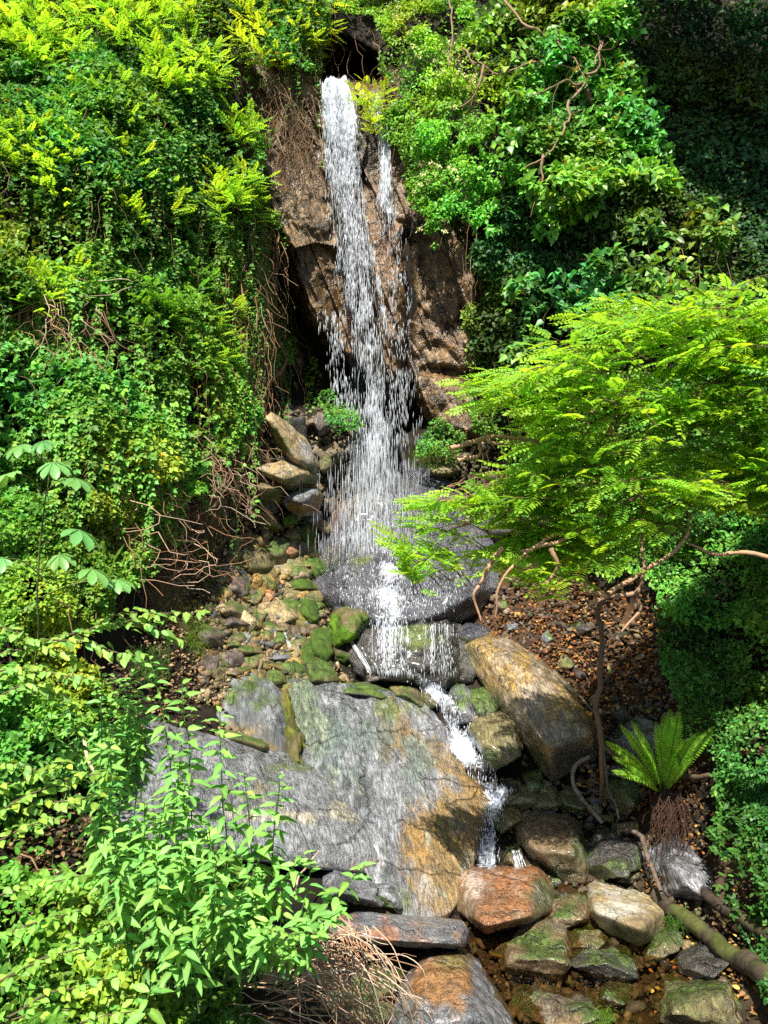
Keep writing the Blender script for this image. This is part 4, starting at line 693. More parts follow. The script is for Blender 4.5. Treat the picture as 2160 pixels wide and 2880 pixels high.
for a in (('yellow green feathery sapling brightest on the upper left wall', 300, 330, 240, 230, .55, 42), ('feathery sapling hanging high left of the fall', 510, 165, 230, 120, .5, 30), ('wide feathery spray under the brightest sapling at left', 250, 470, 330, 130, .5, 38),
          ('feathery spray on a bare bent twig near the rock face', 660, 530, 190, 130, .55, 18), ('wide golden green feathery canopy left of the dark notch', 790, 70, 330, 170, .5, 54), ('feathery green canopy in the top left corner', 130, 60, 330, 170, .5, 44),
          ('feathery spray at the left edge above the hop vine', 80, 380, 220, 120, .5, 24), ('small lime spray amid the ivy right of the wide spray', 430, 565, 180, 70, .45, 15), ('pale reddish tipped saplings in the middle of the left wall', 470, 830, 260, 140, .45, 24),
          ('lime spray on the lower left of the ivy wall', 160, 790, 240, 130, .5, 26), ('lime spray at the foot of the hop vine beside the hanging roots', 600, 930, 130, 180, .4, 16), ('narrow lime spray halfway up the ivy', 690, 345, 110, 60, .45, 8), ('pale green feathery canopy at top centre left', 420, 20, 330, 100, .5, 36)):
    spray('locust_sapling', *a, col=(GRN_ if 'reddish' in a[0] else LIME if 'golden' not in a[0] else YEL), k=8)
spray('yellow_sprig', 'small yellow green sprig hanging in front of the second water strand', 1040, 260, 90, 180, .6, 14, .15, YEL, lean=(40, -150))
# roots, dry stems
def stemset(name, label, cat, n, gen, r, cols, part=None):
    mb = MB(); c0 = None
    for i in range(n):
        Q = gen(i); c0 = Q[0] if c0 is None else c0
        tube(mb, Q, rng.uniform(*r), rng.uniform(*r)*.5, np.array(cols[rng.integers(len(cols))])*rng.uniform(.7, 1.25), 4)
    return tag(mb.build(name, M_BARK, origin=c0), label, cat)
PINK = [(.42, .27, .18), (.5, .38, .28), (.30, .16, .09), (.24, .12, .06)]; RED = [(.27, .12, .06), (.22, .10, .05), (.33, .18, .1)]; BRN = [(.17, .10, .05), (.24, .15, .08), (.30, .2, .12), (.13, .07, .035)]
def hang(u0, u1, v0, v1, l0, l1, prd, du=20, n=10, sw=.035):
    def g(i):
        u = rng.uniform(u0, u1); v = rng.uniform(v0, v1); L = rng.uniform(l0, l1); y = H([u], [v])[0]-rng.uniform(*prd); y2 = H([u], [v+L])[0]-rng.uniform(*prd)
        return curve([pt(u, v, y), pt(u+rng.normal(0, du), v+L*.5, (y+y2)/2-.05), pt(u+rng.normal(0, du*1.5), v+L, y2)], n, sw)
    return g
stemset('hanging_roots', 'tangle of pale pinkish roots hanging above the rubble slope', 'roots', 150, hang(560, 735, 1210, 1330, 60, 190, (.1, .45), 38, 12, .07), (.002, .005), PINK)
stemset('hanging_roots', 'reddish bundle of vertical stems hanging beside the cave', 'roots', 90, hang(650, 750, 780, 1080, 120, 300, (.1, .4), 14, 11, .04), (.002, .005), RED)
stemset('hanging_roots', 'brown matted roots left of the top of the fall', 'roots', 150, hang(750, 880, 190, 420, 70, 260, (.12, .45), 35, 12, .08), (.002, .005), BRN)
stemset('hanging_roots', 'dry rusty stems in a gap of the left wall', 'roots', 60, hang(60, 300, 740, 900, 60, 210, (.25, .55), 40, 11, .09), (.003, .006), BRN+PINK)
stemset('hanging_roots', 'thin dangling vine stems at the edge of the dark cave', 'roots', 60, hang(700, 800, 560, 900, 80, 260, (.1, .4), 25, 12, .06), (.003, .006), BRN)
stemset('dead_twigs', 'pale bare twigs in the brown gap below the light green bank', 'twigs', 60, hang(300, 570, 1370, 1560, 30, 170, (.05, .3), 75, 10, .1), (.003, .006), PINK)
stemset('dead_twigs', 'bare twigs dangling in the dark notch above the fall', 'twigs', 22, hang(880, 1060, 70, 130, 60, 170, (.0, .4), 25, 9, .05), (.004, .007), BRN)
stemset('dead_twigs', 'brown twigs crossing the ledge right of the fall foot', 'twigs', 40, hang(1260, 1480, 1330, 1420, 20, 110, (.1, .5), 70, 9, .06), (.004, .007), RED+BRN)
def dryg(i):
    if i % 2: a = (rng.uniform(820, 1040), rng.uniform(2570, 2700)); b = (a[0]+rng.uniform(-20, 260), rng.uniform(2820, 2960))
    else: a = (rng.uniform(620, 900), rng.uniform(2640, 2900)); b = (a[0]+rng.uniform(120, 380), a[1]+rng.uniform(-60, 160))
    y = rng.uniform(3.5, 4.1); m = ((a[0]+b[0])/2+rng.normal(0, 40), (a[1]+b[1])/2-rng.uniform(10, 70)); return curve([pt(*a, y+.15), pt(*m, y-.1), pt(*b, y-.05)], 16, .03)
stemset('dry_stems', 'heap of dry straw coloured stems at the bottom left of the stream', 'dry stems', 130, dryg, (.0022, .0045), [(.5, .36, .24), (.38, .22, .13), (.58, .46, .34), (.3, .16, .09)])
def one(name, label, cat, pts, r0, r1, col, prd=None, mat=None, jit=.02, n=22, m=8):
    Q = curve([pt(a[0], a[1], (H([a[0]], [a[1]])[0]-a[2])) for a in pts], n*3, jit); mb = MB(); tube(mb, Q, r0, r1, col, m+4, .02)
    V = mb.v[0]; rr = (r0+r1)/2; k = fbm(V/rr, .9, 4, len(name))[:, None]; cen = np.repeat(Q, m+4, axis=0); mb.v[0] = cen+(V-cen)*(1+.10*fbm(V*[1, 1, 1]/rr, .35, 3, 8)[:, None]+.10*fbm(V/rr, 3.5, 3, 3)[:, None])
    g = sstep(.1, .6, fbm(V, 4, 4, 9)[:, None]+.5*norm(V-cen)[:, 2:3])*(.6 if rr > .04 else .35); mb.c[0] = (mb.c[0]*(1+.6*k))*(1-g)+np.array([.075, .095, .015])*g
    return tag(mb.build(name, mat or M_BARK, origin=Q[0]), label, cat)
one('bent_stem', 'thick bent reddish stem curling at the cave mouth', 'branch', [(742, 1085, .3), (785, 1050, .4), (802, 1005, .4), (780, 950, .4), (745, 920, .25)], .028, .012, (.22, .11, .06))
one('fallen_log', 'mossy fallen log along the lower right bank', 'log', [(1850, 2520, .12), (1960, 2610, .16), (2080, 2690, .16), (2230, 2790, .16)], .05, .065, (.05, .038, .024), jit=.03, n=34, m=12)
one('fallen_log', 'dark rotten log above the mossy fallen log', 'log', [(1890, 2450, .1), (2000, 2530, .12), (2180, 2650, .1)], .035, .04, (.05, .035, .025), jit=.03, n=30, m=10)
one('curved_root', 'smooth curved root hooked over the stones', 'root', [(1660, 2130, .3), (1616, 2155, .36), (1612, 2200, .34), (1640, 2248, .3), (1695, 2318, .2)], .02, .016, (.17, .14, .12))
one('curved_root', 'long dark root running right behind the fern', 'root', [(1682, 2040, .3), (1695, 2098, .34), (1783, 2150, .26), (1960, 2182, .2), (2200, 2160, .1)], .025, .018, (.09, .06, .04))
one('curved_root', 'pinkish root bending down beside the pale angular boulder', 'root', [(1748, 2326, .2), (1803, 2350, .26), (1829, 2428, .3), (1862, 2510, .3)], .02, .014, (.12, .085, .065))
one('curved_root', 'thin dark stick leaning beside the hooked root', 'stick', [(1700, 2100, .4), (1706, 2200, .34), (1740, 2310, .3)], .012, .008, (.13, .1, .09))
one('dead_stick', 'pale upright bare stick among the tall herbs', 'stick', [(235, 2070, .5), (270, 2190, .5), (300, 2260, .45)], .011, .008, (.45, .33, .2))
one('dead_stick', 'brown stake low in the left thicket', 'stick', [(315, 2380, .5), (318, 2470, .5), (322, 2560, .5)], .012, .014, (.16, .075, .04))
one('dead_stick', 'thin dark stick at the upper right of the tilted slab', 'stick', [(1585, 1915, .2), (1630, 1960, .25), (1680, 2010, .3)], .012, .01, (.1, .08, .08))
one('dead_stick', 'forked pale twig against the shadow under the broad slab', 'stick', [(835, 2520, .4), (850, 2450, .45), (890, 2390, .5)], .008, .004, (.42, .3, .2))
# ---------------------------------------------------------------- right wall
vinemass('ivy_curtain', 'dim dark ivy covering the shaded upper right wall', 'climbing plant', [(1420, -300), (2600, -300), (2600, 900), (2160, 900), (1900, 860), (1500, 1050), (1380, 1200), (1350, 900), (1340, 500), (1380, 100)], 46000, [T_HEART, T_OV2], (.055, .085), SHADE_GREEN, mat=M_LEAF, stems=80, A=.5, sc=.9, gap=-.8, seed=8, deep=.0)  # leaf colour darkened to carry part of this corner's shade
FS = [(1085, 110), (1250, 60), (1400, 130), (1420, 300), (1330, 400), (1440, 470), (1400, 600), (1290, 640), (1220, 700), (1165, 660), (1175, 520), (1120, 440), (1085, 320)]
t = vinemass('flowering_shrub', 'bright leafy shrub dotted with cream flower heads right of the fall', 'shrub', FS, 13000, [T_OV2, T_OVAL], (.04, .065), LIMEG, mat=M_LEAF, stems=40, A=.5, sc=1.5, gap=-.3, seed=9, deep=-.2)
mb = MB()
for (u, v) in [(1110, 45), (1150, 90), (1165, 130), (1180, 160), (1225, 170), (1260, 150), (1290, 205), (1310, 215), (1280, 230), (1240, 205), (1320, 245), (1335, 215), (1345, 240), (1215, 460), (1235, 470), (1265, 470), (1280, 480), (1190, 490), (1205, 510), (1180, 520), (1290, 505), (1310, 515), (1225, 490), (1180, 645), (1250, 650), (1165, 540), (1325, 225), (1270, 120), (1120, 20), (1275, 300)]:
    mb = MB(); c = pt(u, v, H([u], [v])[0]-rng.uniform(.75, .95)); k = 26; X = c+np.clip(rvec(k, 1), -1.3, 1.3)*np.array([.022, .022, .014]); leaves(mb, T_OVAL, X, rvec(k, 1), nrm_to(k, (0, -.4, .9), .4), .028, colvar((.62, .62, .30), k, .1, .05)); mb.build('flower_head', M_FLOWER, t, smooth=False)
t = vinemass('broadleaf_tree', 'heart leaved tree leaning out of the upper right wall', 'tree', [(1330, -60), (1620, -80), (1800, 30), (1790, 180), (1900, 380), (1890, 500), (1780, 520), (1700, 600), (1560, 640), (1420, 640), (1400, 480), (1380, 250)], 9500, [T_HEART, T_HEART, T_OV2], (.075, .115), GRN_, mat=M_LEAFG, yellow=.008, A=.75, sc=1.25, gap=.0, seed=10, deep=-.3, dv=.35, drape=1.6)
def branches(t, lists, prd, r, col):
    mb = MB()
    for L in lists:
        Q = curve([pt(a[0], a[1], H([a[0]], [a[1]])[0]-(a[2] if len(a) > 2 else prd)) for a in L], 22, .05); tube(mb, Q, r*rng.uniform(.8, 1.2), r*.4, np.array(col)*rng.uniform(.8, 1.3), 6, .08)
        for q in range(5 if r < .05 else 0):
            a = Q[rng.integers(4, 21)]; e = a+rvec(1, .16)[0]+[0, -.03, -.05]; tube(mb, curve([a, (a+e)/2+rvec(1, .03)[0], e], 8, .02), r*.3, r*.12, np.array(col)*rng.uniform(.6, 1.2), 4)
    return mb.build('branches', M_BARK, t)
branches(t, [[(1400, -20), (1500, 80), (1590, 150), (1645, 225)], [(1750, 30), (1690, 140), (1655, 225)], [(1590, 160), (1480, 180), (1400, 205)], [(1645, 225), (1610, 270), (1590, 360), (1545, 430), (1480, 475)], [(1535, 430), (1525, 500), (1500, 560)], [(1640, 225), (1560, 240), (1470, 260)], [(1300, 130), (1350, 185), (1400, 200)], [(1650, 215), (1690, 160), (1680, 90)], [(1260, -40), (1270, 80), (1265, 190)], [(1365, 190), (1350, 250), (1290, 300)]], 1.05, .017, (.22, .14, .085))
branches(t, [[(1645, 220, .85), (1665, 280, .8), (1730, 350, .5), (1800, 420, .1)]], 1.0, .035, (.13, .085, .05)).name = 'trunk'
t = vinemass('broadleaf_shrub', 'large glossy heart shaped leaves in tiers above the lime shrub', 'shrub', [(1440, 860), (1600, 720), (1760, 660), (2000, 560), (2060, 700), (1990, 830), (1760, 880), (1600, 930), (1500, 1010), (1400, 1040)], 6500, [T_HEART], (.08, .12), (.10, .24, .04), mat=M_LEAFG, yellow=.008, stems=30, A=.55, sc=1.2, gap=.02, seed=11, deep=-.3)
vinemass('hanging_creeper', 'small leaved creeper trailing down the right side of the rock face', 'climbing plant', [(1240, 600), (1330, 540), (1480, 640), (1520, 900), (1420, 1010), (1400, 1230), (1345, 1200), (1325, 1000), (1290, 800), (1270, 680)], 11000, [T_OVAL, T_HEART], (.03, .05), MID, stems=70, yellow=.005, A=.3, sc=1.8, gap=-.3, seed=12)
vinemass('ground_ivy', 'dense small leaved ivy covering the right bank', 'ground cover', [(1830, 1250), (2000, 1200), (2600, 1000), (2600, 3100), (2200, 2900), (2060, 2600), (1990, 2350), (1960, 2150), (1890, 1980), (1850, 1780), (1800, 1600)], 44000, [T_OVAL, T_TRI[0]], (.026, .05), (.055, .15, .022), kind='stuff', dv=.35, A=.42, sc=1.5, gap=-.18, seed=13, tilt=(-.1, -.4, .85))
vinemass('shaded_creeper', 'dark creeper on the slope beneath the lime green shrub', 'climbing plant', [(1380, 1180), (1700, 1080), (2300, 900), (2300, 1800), (1960, 1780), (1860, 1680), (1600, 1560), (1450, 1350)], 20000, [T_OVAL, T_OV2], (.035, .06), GRN_, stems=60, A=.35, sc=1.5, gap=-.6, seed=14)
# plants round the foot of the fall
vinemass('ferny_plant', 'leafy green plant on the shelf left of the falling water', 'plant', [(885, 1130), (930, 1110), (1000, 1150), (1010, 1200), (950, 1215), (910, 1195)], 700, [T_TRI[0], T_OV2], (.035, .055), MID, A=.2, sc=2.5, gap=-.9, seed=15, deep=-.75, fuzz=20)
vinemass('ferny_plant', 'leafy green plant under the dark overhang right of the fall', 'plant', [(1190, 1260), (1210, 1180), (1240, 1150), (1290, 1200), (1320, 1250), (1270, 1290)], 900, [T_TRI[0], T_OV2], (.03, .05), MID, A=.2, sc=2.5, gap=-.9, seed=16, deep=-.4, fuzz=20)
vinemass('ivy_strand', 'thin strand of ivy climbing inside the dark cave', 'climbing plant', [(862, 1030), (885, 1010), (890, 1090), (880, 1150), (868, 1150)], 110, [T_HEART], (.05, .06), MID, A=.1, sc=2.5, gap=-.9, seed=17, deep=-.1, fuzz=12)
# unseen tree crown, added above the right wall to shade it
b = np.array([6.4, 9.6, 9.0]); t = thing('unseen_shade_tree', 'unseen leafy tree crown added to shade the upper right wall', 'tree', b); tb = MB(); cc = np.array([4.45, 7.9, 11.4])
tube(tb, curve([b, b+[-.6, -.4, 1.6], cc+[.6, .3, -.2]], 16, .05), .14, .06, (.12, .09, .06), 8); tb.build('trunk', M_BARK, t); mb = MB(); n = 15000; X = rng.standard_normal((n, 3)); X = norm(X)*rng.random((n, 1))**.4*np.array([1.8, 1.9, 1.1])+cc; X = X[fbm(X, 1.1, 3, 140) > -.35]; n = len(X)
leaves(mb, T_OV2, X, rvec(n, 1), nrm_to(n, (0, -.2, .9), .5), rng.uniform(.09, .14, n), colvar(MID, n, P=X)); mb.build('crown', M_LEAF, t, smooth=False)
# ---------------------------------------------------------------- grass
def grass(name, label, u, v, w, h, n, L, col, prd=.05, kind=None, lean=(0, -.3, 0)):
    uu = u+np.clip(rng.normal(0, w/3.2, n), -w*.5, w*.5); vv = v+np.clip(rng.normal(0, h/3.2, n), -h*.5, h*.5); B = onhill(uu, vv, prd); ln = rng.uniform(.5, 1, n)*L
    d = norm(np.array([0, -.25, 1])+rvec(n, .35)+np.array(lean)*.4); c = colvar(col, n, .25, .15); mb = MB(); s = norm(np.cross(d, rvec(n, 1)))*.0022
    t = np.linspace(0, 1, 5)[None, :, None]; X = B[:, None]+d[:, None]*ln[:, None, None]*t+np.array([0, -.2, -.75])*(t**2.3)*ln[:, None, None]*rng.uniform(.5, 1, (n, 1, 1))
    wdt = (1-t*.85)*s[:, None]; V = np.concatenate([X-wdt, X+wdt], 1).reshape(-1, 3); f = []
    for k in range(4): f += [(k, k+5, k+1), (k+1, k+5, k+6)]
    mb.add(V, (np.array(f)[None]+(np.arange(n)*10)[:, None, None]).reshape(-1, 3), np.repeat(c, 10, axis=0)); o = mb.build(name, M_LEAF, smooth=False, origin=B.mean(0))
    return tag(o, label, 'grass')
grass('grass_tuft', 'bright mossy grass tuft on the ledge right of the fall', 1210, 1290, 110, 50, 900, .13, (.13, .22, .02), .12)
grass('grass_tuft', 'wispy grass tuft at the edge of the brown bank below the roots', 570, 1560, 60, 70, 260, .2, (.13, .20, .03))
grass('grass_tuft', 'grass hanging beside the upper rubble', 595, 1630, 50, 80, 240, .18, (.10, .15, .03))
grass('grass_tuft', 'blue green grass tuft by the small left fern', 385, 1570, 50, 60, 220, .22, (.09, .2, .06))
grass('grass_tuft', 'long green grass beside the lower rubble', 555, 1800, 60, 90, 420, .22, (.13, .22, .03))
grass('grass_tuft', 'tall grass behind the tall herbs', 430, 1880, 90, 90, 420, .26, (.10, .22, .05))
grass('grass_tuft', 'green grass under the mossy log', 1900, 2590, 60, 50, 220, .16, (.08, .19, .03), .12)
grass('grass_tuft', 'small grass tuft at the bottom edge of the pool', 1695, 2870, 50, 40, 200, .14, (.12, .22, .03), .2)
grass('grass_tuft', 'sparse grass left of the grey dark stones', 500, 1720, 120, 90, 200, .18, (.14, .17, .05))
# ---------------------------------------------------------------- ferns
def frond(mb, base, tip, L, col, k=26, wid=.085):
    base = np.asarray(base); tip = np.asarray(tip); d = tip-base; Q = curve([base, base+d*.5+np.array([0, -.03, .08*np.linalg.norm(d)]), tip], 30)
    tube(mb, Q, .0035, .001, (.12, .16, .03), 4); T = norm(np.gradient(Q, axis=0)); up = norm(np.array([-.1, -.6, .7])-T*(T@np.array([-.1, -.6, .7]))[:, None]); S = np.cross(T, up); LT = leafT([(.15, .1), (.6, .085)], -.12, .2)
    idx = np.arange(4, 30)
    for s in (1, -1):
        w = L*np.sin(np.linspace(.35, np.pi*.97, len(idx)))**.8*wid; leaves(mb, LT, Q[idx], s*S[idx]+T[idx]*.45+rvec(len(idx), .06), up[idx]+rvec(len(idx), .12), w, colvar(col, len(idx), .12, .06))
        leaves(mb, LT, (Q[idx[:-1]]+Q[idx[1:]])/2, (s*S[idx]+T[idx]*.45)[:-1]+rvec(len(idx)-1, .06), up[idx[:-1]]+rvec(len(idx)-1, .12), w[:-1], colvar(col, len(idx)-1, .12, .06))
def fern(label, base, tips, col, prd=.1, dp=None, wid=.085):
    y = H([base[0]], [base[1]])[0]-prd; b = pt(base[0], base[1], y); t = thing('fern', label, 'fern', b)
    for (u, v, dy) in tips:
        mb = MB(); tip = pt(u, v, y-dy); frond(mb, b, tip, np.linalg.norm(tip-b), col, wid=wid); mb.build('frond', M_LIME, t, smooth=False)
    return t
FT = fern('bright green fern growing from a root clump on the right bank', (1865, 2235), [(1700, 2085, .25), (1722, 2130, .35), (1745, 2040, .2), (1775, 2030, .4), (1800, 2085, .5), (1845, 2030, .1), (1865, 2010, -.1), (1920, 2080, .5), (1950, 2130, .4), (1885, 1995, .2), (1910, 2000, .35), (1965, 2060, .35), (2010, 2045, .3), (1720, 2170, .45)], (.3, .6, .06), .25)
mbr = MB()
for i in range(110): tube(mbr, hang(1840, 1925, 2230, 2280, 40, 190, (.1, .3), 22, 9, .03)(i)+np.array([0, 0, 0]), .0028, .0012, np.array((.05, .024, .014))*rng.uniform(.5, 1.4), 4)
mbr.build('root_beard', M_BARK, FT)
fern('yellow green fern beside the large palmate leaves', (300, 1640), [(290, 1520, .2), (350, 1530, .2), (330, 1580, .3), (270, 1560, .2)], LIMEG, .5)
fern('single banded fern frond under the tall herbs', (630, 2700), [(615, 2570, .1), (640, 2620, .25)], LIMEG, .9, wid=.2)
fern('fern fronds at the bottom left corner', (60, 2920), [(190, 2860, .2), (120, 2850, .2), (210, 2900, .3)], GRN_, .4)
# ---------------------------------------------------------------- lime green locust shrub at right
b = onhill([1690], [2250], .1)[0]; t = thing('locust_shrub', 'large lime green feathery shrub arching in from the right', 'shrub', b)
def Ls(u, v): return 5.15+.00045*(v-1300)+.0003*(u-1600)                  # how far the crown stands off
def bt(L, r0, r1, nm, col=(.36, .21, .13), jit=.03):
    mb = MB(); Q = curve([pt(a[0], a[1], a[2] if len(a) > 2 else Ls(*a[:2])-.5*float(sstep(1380, 1560, a[1]))) for a in L], 24, jit); tube(mb, Q, r0, r1, np.array(col)*rng.uniform(.85, 1.2), 7, .05); return mb.build(nm, M_BARK, t)
bt([(1690, 2255, b[1]), (1690, 2080, 5.9), (1684, 1920, 5.7), (1692, 1774, 5.5), (1676, 1728, 5.4), (1703, 1674, 5.35)], .02, .02, 'trunk', (.12, .08, .055))
for L in ([(1703, 1674), (1790, 1657), (1815, 1578), (1810, 1480), (1787, 1330), (1760, 1180)], [(1705, 1672), (1828, 1598), (1926, 1513), (1932, 1415), (1900, 1330)], [(1705, 1675), (1640, 1660), (1633, 1630)], [(1705, 1676), (1627, 1719)], [(1790, 1690), (1796, 1720), (1757, 1774)],
          [(1418, 1540), (1360, 1620), (1327, 1676), (1342, 1745)], [(1640, 1474), (1562, 1520), (1483, 1546), (1405, 1643), (1386, 1735)], [(1787, 1400), (1640, 1474), (1535, 1525), (1470, 1540)], [(1262, 1253), (1366, 1227), (1497, 1233), (1600, 1260), (1718, 1318), (1790, 1350)],
          [(1366, 1230), (1385, 1250), (1460, 1245)], [(1285, 1300), (1340, 1290), (1350, 1240)], [(2160, 1560), (2000, 1560), (1935, 1540)], [(1540, 1540), (1560, 1600), (1500, 1670)], [(1780, 1280), (1650, 1150), (1500, 1080), (1380, 1060)], [(1780, 1300), (1900, 1150), (2050, 1050), (2250, 950)], [(1787, 1330), (1650, 1330), (1480, 1400), (1250, 1490)], [(2160, 1365), (2050, 1350), (1960, 1340)]):
    bt(L, .017, .006, 'branch')
mb = MB(); tb = MB()
LP = [(1335, 1085), (1450, 1015), (1600, 930), (1640, 860), (1720, 840), (1800, 880), (2000, 850), (2100, 840), (2450, 830), (2450, 1420), (2160, 1430), (2000, 1420), (1900, 1430), (1850, 1470), (1700, 1560), (1580, 1640), (1460, 1640), (1350, 1560), (1330, 1420), (1420, 1330), (1480, 1230), (1470, 1130), (1400, 1130)]
def twig(u, v, L, ang, y, n=9, size=.17, col=LIME):
    """a flat spray whose tip sits at (u, v)"""
    tip = pt(u, v, y); d = np.array([math.cos(ang)*L, rng.uniform(-.05, .35)*L, -math.sin(ang)*L]); pinspray(mb, tb, tip+d, [tip], .004, n, size, col, T_PINF, .1, .28)
k = 0
while k < 520:
    u = rng.uniform(1330, 2450); v = rng.uniform(830, 1640); w = np.array([u]), np.array([v])
    if polysd(*w, LP)[0] < 0 or fbm(np.array([[u/150., v/75., 0]]), 1, 2, 44)[0] < -.25: continue
    twig(u, v, rng.uniform(.3, .55), rng.uniform(-.5, .7), Ls(u, v)+rng.uniform(-.55, .5), 9, .18, LIME if rng.random() < .6 else LIMEG); k += 1
for (u, v, L, a, y) in ((1335, 1085, .5, .1, 4.9), (1345, 1120, .45, -.05, 4.95), (1400, 1060, .5, .15, 4.95), (1450, 1050, .5, .1, 4.9), (1120, 1535, .38, .55, 4.7), (1190, 1410, .4, .0, 4.75), (1180, 1480, .42, .3, 4.75), (1230, 1420, .45, .12, 4.8), (1290, 1420, .45, .05, 4.8), (1220, 1540, .3, .9, 4.72), (1330, 1410, .45, .1, 4.85), (1150, 1590, .2, 1.2, 4.72), (2000, 1390, .4, 3.0, 4.7), (1940, 1370, .4, 3.1, 4.7), (1880, 1370, .4, .05, 4.75), (1800, 1350, .4, .1, 4.8), (1350, 1550, .4, .1, 4.9), (1400, 1600, .4, .2, 4.9), (1480, 1630, .4, .3, 4.9), (1720, 860, .4, .2, 5.3), (1640, 890, .4, .1, 5.3)):
    for q in range(3): twig(u+rng.normal(0, 12), v+rng.normal(0, 12), L, a+rng.normal(0, .12), y+rng.normal(0, .05), 9, .15, LIME)
mb.build('foliage', M_LIME, t, smooth=False); tb.build('twigs', M_BARK, t)
# ---------------------------------------------------------------- near plants at left
def herb(label, base, tip, y0, y1, size=.108, group=None, k=None, col=None, T=T_LANCE, bend=.05):
    b = pt(*base, y0); tp = pt(*tip, y1); t = thing('tall_herb', label, 'herb', b, group); n = 26
    Q = curve([b, (b+tp)/2+np.array([rng.normal(0, bend), rng.normal(0, bend), .02]), tp], n, .01); sb = MB(); tube(sb, Q, .0045, .002, (.09, .16, .04), 5); sb.build('stem', M_BARK, t)
    L = np.linalg.norm(tp-b); k = k or int(L/.026); tt = np.linspace(.25, .99, k); i = tt*(n-1); a = np.minimum(i.astype(int), n-2); pos = Q[a]+(Q[a+1]-Q[a])*(i-a)[:, None]
    ang = np.arange(k)*2.4+rng.random(); up = -.02+.7*tt[:, None]**5; ax = np.stack([np.cos(ang), np.sin(ang), 0*ang], 1)+np.array([0, 0, 1])*(up-.1)+rvec(k, .12)
    mb = MB(); sz = size*(1-.45*tt**4)*rng.uniform(.75, 1.15, k); c = colvar(col or (.17, .37, .075), k, .2, .08)*(.8+.35*tt[:, None]); leaves(mb, T, pos, ax, np.array([0, -.35, .9])+rvec(k, .25)+ax*.25, sz, c)
    mb.build('leaves', M_LEAF, t, smooth=False); return t
for a in (('tallest leafy herb with a yellowish top before the broad slab', (525, 2700), (512, 1915), 3.5, 3.3), ('leafy herb standing tall right of the tallest herb', (640, 2700), (612, 1995), 3.5, 3.3), ('leafy herb rising before the middle of the broad slab', (700, 2700), (688, 2180), 3.5, 3.25),
          ('slender herb with few leaves in front of the slab', (760, 2720), (786, 2190), 3.5, 3.2), ('tall broad leaved herb at the left of the herb thicket', (430, 2500), (420, 1850), 3.8, 3.6), ('herb with star shaped leaf whorl at left', (330, 2650), (322, 2330), 3.3, 3.1),
          ('herb leaning left below the pale stick', (390, 2650), (315, 2060), 3.6, 3.4), ('herb arching right over the flat pink slab', (780, 2720), (1030, 2430), 3.4, 3.2), ('herb arching right below the shadowed ledge', (760, 2740), (960, 2560), 3.3, 3.1), ('low herb reaching to the dry stems', (700, 2760), (905, 2620), 3.2, 3.05),
          ('herb tip in the lower middle of the thicket', (560, 2850), (470, 2620), 3.1, 2.95), ('low herb at the bottom of the thicket', (480, 2930), (430, 2760), 3.0, 2.9), ('broad leaved herb by the tall grass', (340, 2450), (290, 1900), 4.0, 3.8), ('herb at the middle right of the thicket', (690, 2750), (850, 2400), 3.4, 3.2), ('herb in the heart of the thicket', (600, 2760), (590, 2330), 3.3, 3.1), ('short herb left of the heart of the thicket', (450, 2760), (440, 2380), 3.3, 3.15)):
    herb(*a)
for k in range(26):
    u = rng.uniform(320, 900); herb('leafy green herb shoot inside the crowded thicket before the broad slab', (u*.8+110, 2780), (u, rng.uniform(2330, 2640)+max(0, u-650)*.3), rng.uniform(3.2, 3.6), rng.uniform(2.95, 3.4), .09, 'leafy shoots of the herb thicket')
for k in range(16):
    u = rng.uniform(290, 520); herb('leafy green herb shoot over the left end of the broad slab', (u, 2640), (u+rng.normal(0, 25), rng.uniform(2060, 2340)), rng.uniform(3.4, 3.8), rng.uniform(3.2, 3.6), .095, 'leafy shoots over the slab end')
for k in range(12):
    u = rng.uniform(150, 420); herb('leafy shoot among the grass at the left of the herbs', (u, 2250), (u+rng.normal(0, 30), rng.uniform(1880, 2080)), rng.uniform(4, 4.5), rng.uniform(3.8, 4.2), .1, 'leafy shoots by the tall grass')
# palmate sapling
b = pt(100, 1950, 4.3); t = thing('chestnut_sapling', 'sapling with large palmate leaves at the left edge', 'sapling', b); sb = MB(); mb = MB(); tube(sb, curve([b, pt(110, 1600, 4.0), pt(140, 1290, 3.85)], 20, .015), .006, .003, (.12, .13, .05), 6)
for (u, v, s, dx) in ((30, 1330, .17, -.6), (150, 1300, .15, .3), (215, 1345, .15, .9), (225, 1490, .19, .7), (60, 1250, .14, -.3), (120, 1240, .12, .1), (260, 1600, .16, .9), (330, 1630, .13, .9), (10, 1570, .16, -.9), (170, 1560, .13, .4)):
    c = pt(u, v, rng.uniform(3.55, 3.9)); o = pt(115, v+50, 4.0); tube(sb, curve([o, (o+c)/2+np.array([0, 0, .03]), c], 8), .004, .0025, (.14, .17, .05), 4)
    leaves(mb, T_PALM[rng.integers(3)], c[None], np.array([[dx, -.6, -.25]]), np.array([[-.05, -.12, 1]])+rvec(1, .25), s*.78, colvar((.13, .31, .08), 1, .15, .08))
mb.build('leaves', M_LEAFG, t, smooth=False); sb.build('stem', M_BARK, t)
